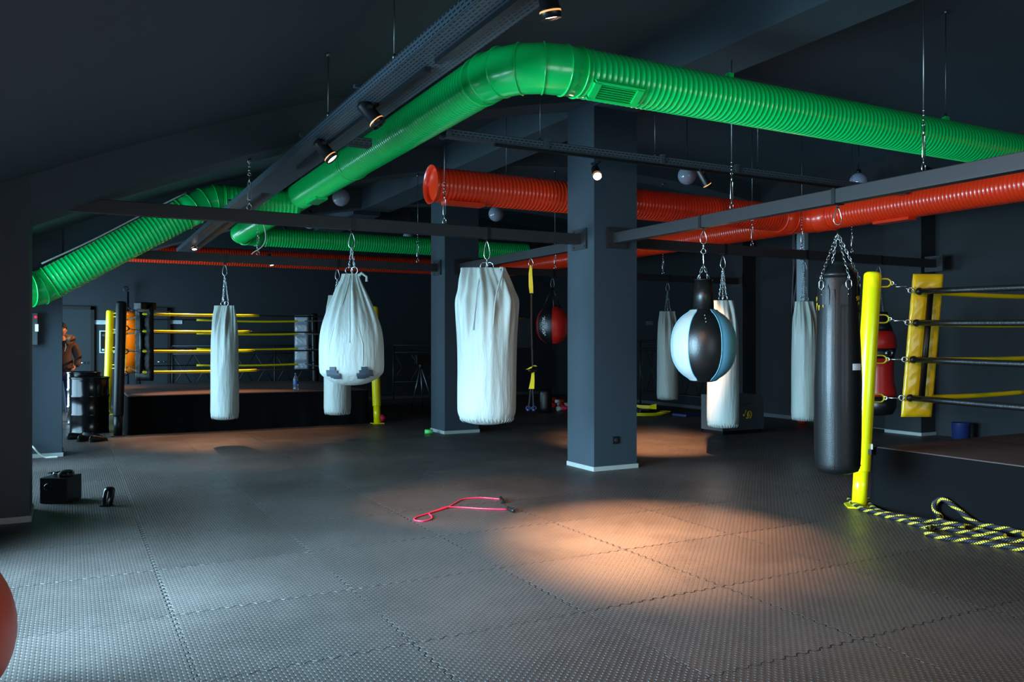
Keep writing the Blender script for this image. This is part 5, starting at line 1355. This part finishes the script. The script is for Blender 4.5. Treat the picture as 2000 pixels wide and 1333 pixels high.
mb = MB(); mb.cyl(((xa + xb) / 2, 15.5, 0), ((xa + xb) / 2, 15.5, z - .03), .025, n=10); mb.cyl(((xa + xb) / 2, 15.5, 0), ((xa + xb) / 2, 15.5, .03), .25, n=24); part(mb, 'stand', M_black, t)

# vertical cable tray on the right wall
yA, dA = on_x(1545, XR - .08); yB_, dB = on_x(1569, XR - .08)
t = thing('vertical_cable_run', 'bundle of dark cables climbing the right wall beside a perforated strip', 'cables', (XR, (yA + yB_) / 2, 1.9))
zt, zb_ = 3.9, zz(612, dA)
for k in range(7):
    yk = yA + (yB_ - yA) * (.02 + .68 * k / 6); rnd = random.Random(k)
    pts = [Vector((XR - .04 - .01 * (k % 2), yk + rnd.uniform(-.03, .03), zb_ + (zt - zb_) * i / 6)) for i in range(7)]
    mb = MB(); mb.tube(catmull(pts, 3), .016, 6); part(mb, 'cable', M_cableg if k % 3 else M_cable, t) if False else part(mb, 'cable', M_cableg, t)
yc0 = yA + (yB_ - yA) * .84
mb = MB(); uvl = mb.bm.loops.layers.uv.new('UVMap')
for sx in (XR - .10, XR - .004):
    vs = [mb.bm.verts.new((sx, yc0 - .09, zb_)), mb.bm.verts.new((sx, yc0 + .09, zb_)), mb.bm.verts.new((sx, yc0 + .09, zt)), mb.bm.verts.new((sx, yc0 - .09, zt))]
    f = mb.bm.faces.new(vs)
    for lp, uv in zip(f.loops, ((0, 0), (0, .18), (zt - zb_, .18), (zt - zb_, 0))): lp[uvl].uv = uv
for yy_ in (yc0 - .09, yc0 + .09): mb.box((XR - .052, yy_, (zb_ + zt) / 2), (.096, .004, zt - zb_))
o = part(mb, 'perforated_strip', None, t); 
pm = perf_mat('pale_perforated_strip'); br_ = [n for n in pm.node_tree.nodes if n.type == 'TEX_BRICK'][0]; br_.inputs['Mortar'].default_value = lin((205, 225, 235)) + (1,); o.data.materials.append(pm)  # daylight on the strip is put into its pale blue colour
mb = MB(); mb.lohi((XR - .14, yA - .1, zb_ - .35), (XR - .002, yB_ + .2, zb_)); part(mb, 'junction_box', M_black, t)

# ------------------------------------------------------------------ the man by the column
mx, my = at(121, 15.35).x, at(121, 15.35).y
man = thing('person', 'man in brown fur-hooded parka standing half behind the second left column', 'person', (mx, my, 0))
ang = math.atan2(-mx, my)  # faces -Y rotated to the camera
RF = Matrix.Rotation(YAW * 0 + math.atan2(mx, -my) + pi, 3, 'Z') if False else Matrix.Rotation(math.atan2(0 - mx, my) * -1 * 0 + radians(4), 3, 'Z')
def Mv(x, y, z): v = RF @ Vector((x, y, z)); return (mx + v.x, my + v.y, z)
# body local: x right (image right), y away, facing -y
V = [Mv(0, 0, .98), Mv(0, 0, 1.12), Mv(0, .0, 1.30), Mv(0, .01, 1.46), Mv(0, 0, 1.54), Mv(0, -.01, 1.60),
     Mv(.10, 0, .93), Mv(.11, -.01, .52), Mv(.12, .01, .10), Mv(.12, -.13, .045), Mv(-.10, 0, .93), Mv(-.11, -.02, .52), Mv(-.12, .01, .10), Mv(-.13, -.13, .045),
     Mv(.17, .01, 1.45), Mv(.24, .03, 1.20), Mv(.19, -.07, 1.00), Mv(.15, -.11, .93), Mv(-.17, .01, 1.45), Mv(-.25, .03, 1.18), Mv(-.26, -.04, .93), Mv(-.26, -.06, .86)]
E = [(0, 1), (1, 2), (2, 3), (3, 4), (4, 5), (0, 6), (6, 7), (7, 8), (8, 9), (0, 10), (10, 11), (11, 12), (12, 13), (3, 14), (14, 15), (15, 16), (16, 17), (3, 18), (18, 19), (19, 20), (20, 21)]
Rr = [(.14, .10), (.135, .095), (.155, .105), (.12, .08), .055, .055, .085, .06, .042, .038, .085, .06, .042, .038, .06, .045, .035, (.04, .02), .06, .045, .033, (.038, .018)]
me = skin_mesh(V, E, Rr, 2)
mb = MB(); mb.bm.from_mesh(me)
for f in mb.bm.faces: f.smooth = True
hc = Vector(Mv(0, -.015, 1.70))
rows = []; nH = 28
for i in range(21):
    a = pi * i / 20; rr0 = max(sin(a), .03); row = []
    for j in range(nH):
        th = 2 * pi * j / nH; lx, ly, lz = cos(th) * rr0 * .077, sin(th) * rr0 * .098, -cos(a) * .12
        if lz < -.02: lx *= 1 - .25 * (-.02 - lz) / .1; 
        frontness = max(0, -sin(th))
        if frontness > .97 and -.045 < lz < .015: ly -= .022 * (1 - abs(lz + .02) / .035)      # nose
        if frontness > .85 and .012 < lz < .032 and abs(cos(th)) > .2: ly += .006                # eye sockets
        if frontness > .9 and -.075 < lz < -.055: ly -= .006                                     # lips
        if abs(sin(th)) < .15 and -.035 < lz < .03: lx *= 1.13                                    # ears
        v = RF @ Vector((lx, ly, lz)); row.append(hc + v)
    rows.append(row)
mb.rings(rows)
# fingers of the hanging hand
hb_ = Vector(Mv(-.26, -.06, .86))
for k in range(4):
    o_ = Vector((-.008 + 0.0, -.03 + .02 * k, 0)); L_ = (.06, .072, .068, .052)[k]
    p0_ = hb_ + RF @ o_; mb.tube([p0_, p0_ + RF @ Vector((.004, 0, -L_ * .55)), p0_ + RF @ Vector((.018, 0, -L_))], [.0095, .009, .007], 7)
p0_ = hb_ + RF @ Vector((.0, -.035, .02)); mb.tube([p0_, p0_ + RF @ Vector((.008, -.022, -.025)), p0_ + RF @ Vector((.014, -.026, -.05))], [.011, .010, .008], 7)
part(mb, 'body', M_skin, man); 
# jacket
JV = [Mv(0, 0, .86), Mv(0, 0, 1.06), Mv(0, 0, 1.28), Mv(0, .01, 1.44), Mv(0, .01, 1.52), Mv(.19, .01, 1.44), Mv(.27, .035, 1.19), Mv(.225, -.07, 1.00), Mv(-.19, .01, 1.44), Mv(-.275, .03, 1.18), Mv(-.28, -.03, .95)]
JE = [(0, 1), (1, 2), (2, 3), (3, 4), (3, 5), (5, 6), (6, 7), (3, 8), (8, 9), (9, 10)]
JR = [(.215, .165), (.205, .155), (.20, .15), (.165, .12), .085, .09, .075, .066, .09, .075, .062]
me = skin_mesh(JV, JE, JR, 2); mb = MB(); mb.bm.from_mesh(me)
for f in mb.bm.faces: f.smooth = True
jk = part(mb, 'parka', M_jacket, man)
mb = MB(); mb.tube([Vector(Mv(0, -.158, .86)), Vector(Mv(0, -.160, 1.1)), Vector(Mv(0, -.15, 1.35)), Vector(Mv(0, -.11, 1.46))], .006, 6); part(mb, 'zip', M_steel, jk)
mb = MB(); mb.tube([Vector(Mv(.05, -.13, 1.45)), Vector(Mv(.055, -.165, 1.38)), Vector(Mv(.035, -.172, 1.3))], .005, 6); part(mb, 'drawstring', M_cable, jk)
mb = MB(); mb.box(Vector(Mv(.13, -.12, 1.0)), (.13, .03, .04), rz=.45, bev=.008); part(mb, 'pocket_flap', M_jacket, jk)
pts = [Vector(Mv(-.10, -.12, 1.46)), Vector(Mv(-.17, -.03, 1.52)), Vector(Mv(-.15, .10, 1.56)), Vector(Mv(0, .15, 1.58)), Vector(Mv(.15, .10, 1.56)), Vector(Mv(.17, -.03, 1.52)), Vector(Mv(.10, -.12, 1.46))]
mb = MB(); cp = catmull(pts, 5); mb.tube(cp, [.045 + .006 * sin(i * 2.3) for i in range(len(cp))], 12); part(mb, 'fur_trim', M_fur, man, 'tan fur trim')
me = skin_mesh([Mv(0, 0, .93), Mv(.10, 0, .86), Mv(.115, -.01, .5), Mv(.125, .0, .12), Mv(-.10, 0, .86), Mv(-.115, -.02, .5), Mv(-.125, .0, .12)], [(0, 1), (1, 2), (2, 3), (0, 4), (4, 5), (5, 6)], [(.16, .12), .105, .082, .068, .105, .082, .068], 2)
mb = MB(); mb.bm.from_mesh(me)
for f in mb.bm.faces: f.smooth = True
part(mb, 'jeans', M_jeans, man)
for s in (-1, 1):
    mb = MB(); rows = []
    for i in range(11):
        u = i / 10; w = .05 * sin(pi * min(max(u, .08), .94)) ** .4; hh_ = .10 if u < .35 else .10 - (u - .35) * .075
        rows.append([Vector(Mv(s * .125 + w * cos(a), .07 - u * .29, (.012 + max(0, sin(a)) * hh_) if sin(a) > 0 else .003)) for a in [2 * pi * j / 14 for j in range(14)]])
    mb.rings(rows); part(mb, 'shoe', M_shoe, man)
mb = MB(); rows = []
for i in range(15):
    a = pi * (.47 + .53 * i / 14); row = []
    for j in range(nH):
        th = 2 * pi * j / nH; rr0 = max(sin(a), .03); lz = -cos(a) * .132 + .004
        fr0 = max(0, -sin(th)); cut = .055 * fr0 ** .6
        row.append(hc + RF @ Vector((cos(th) * rr0 * .085, sin(th) * rr0 * .108, max(lz, cut - .035 * (1 - fr0)))))
    rows.append(row)
mb.rings(rows); part(mb, 'hair', M_hair, man)
mb = MB()
for s in (-1, 1):
    mb.sphere(hc + RF @ Vector((s * .028, -.089, .022)), .009, 10, 8, m=M_white); mb.sphere(hc + RF @ Vector((s * .028, -.0965, .022)), .0045, 8, 6, m=M_ink)
part(mb, 'eyes', None, man)
mb = MB()
for s in (-1, 1): mb.tube([hc + RF @ Vector((s * .012, -.098, .040)), hc + RF @ Vector((s * .03, -.096, .046)), hc + RF @ Vector((s * .048, -.084, .040))], .004, 6)
part(mb, 'eyebrows', M_hair, man)
mb = MB(); mb.tube([hc + RF @ Vector((s_, -.094 + abs(s_) * .3, -.064)) for s_ in (-.025, -.012, 0, .012, .025)], [.002, .005, .0055, .005, .002], 6); part(mb, 'mouth', mat('lips', (150, 70, 60), .5), man)

# ------------------------------------------------------------------ lights
def area(loc, rot, sx, sy, energy, col, name='daylight'):
    l = bpy.data.lights.new(name, 'AREA'); l.shape = 'RECTANGLE'; l.size = sx; l.size_y = sy; l.energy = energy; l.color = col
    o = bpy.data.objects.new(name, l); COL.objects.link(o); o.location = loc; o.rotation_euler = rot; return o
DAY = (.44, .77, 1.0)
for (y0, y1), e, tl, sp_ in zip(opL, (880, 310, 150, 330), (66, 74, 84, 88), (108, 118, 165, 175)):
    a_ = area((XL - .62, (y0 + y1) / 2, (WZ0 + WZ1) / 2), (0, radians(-tl), 0), WZ1 - WZ0, y1 - y0, e, DAY, 'left_window_daylight'); a_.data.spread = radians(sp_)  # the last one is added fill for the back wall, behind the added opening
for x0, x1 in opF:
    area(((x0 + x1) / 2, YF - .34, (.25 + FZ1) / 2), (radians(90), 0, 0), x1 - x0, FZ1 - .25, 80, (.78, .92, 1.0), 'front_window_daylight')
w = bpy.data.worlds.new('world'); SC.world = w; w.use_nodes = True
w.node_tree.nodes['Background'].inputs[0].default_value = (.5, .7, 1, 1); w.node_tree.nodes['Background'].inputs[1].default_value = .35
SC.view_settings.view_transform = 'Standard'; SC.view_settings.look = 'None'; SC.view_settings.exposure = 0; SC.view_settings.gamma = 1
SC.view_settings.use_curve_mapping = False
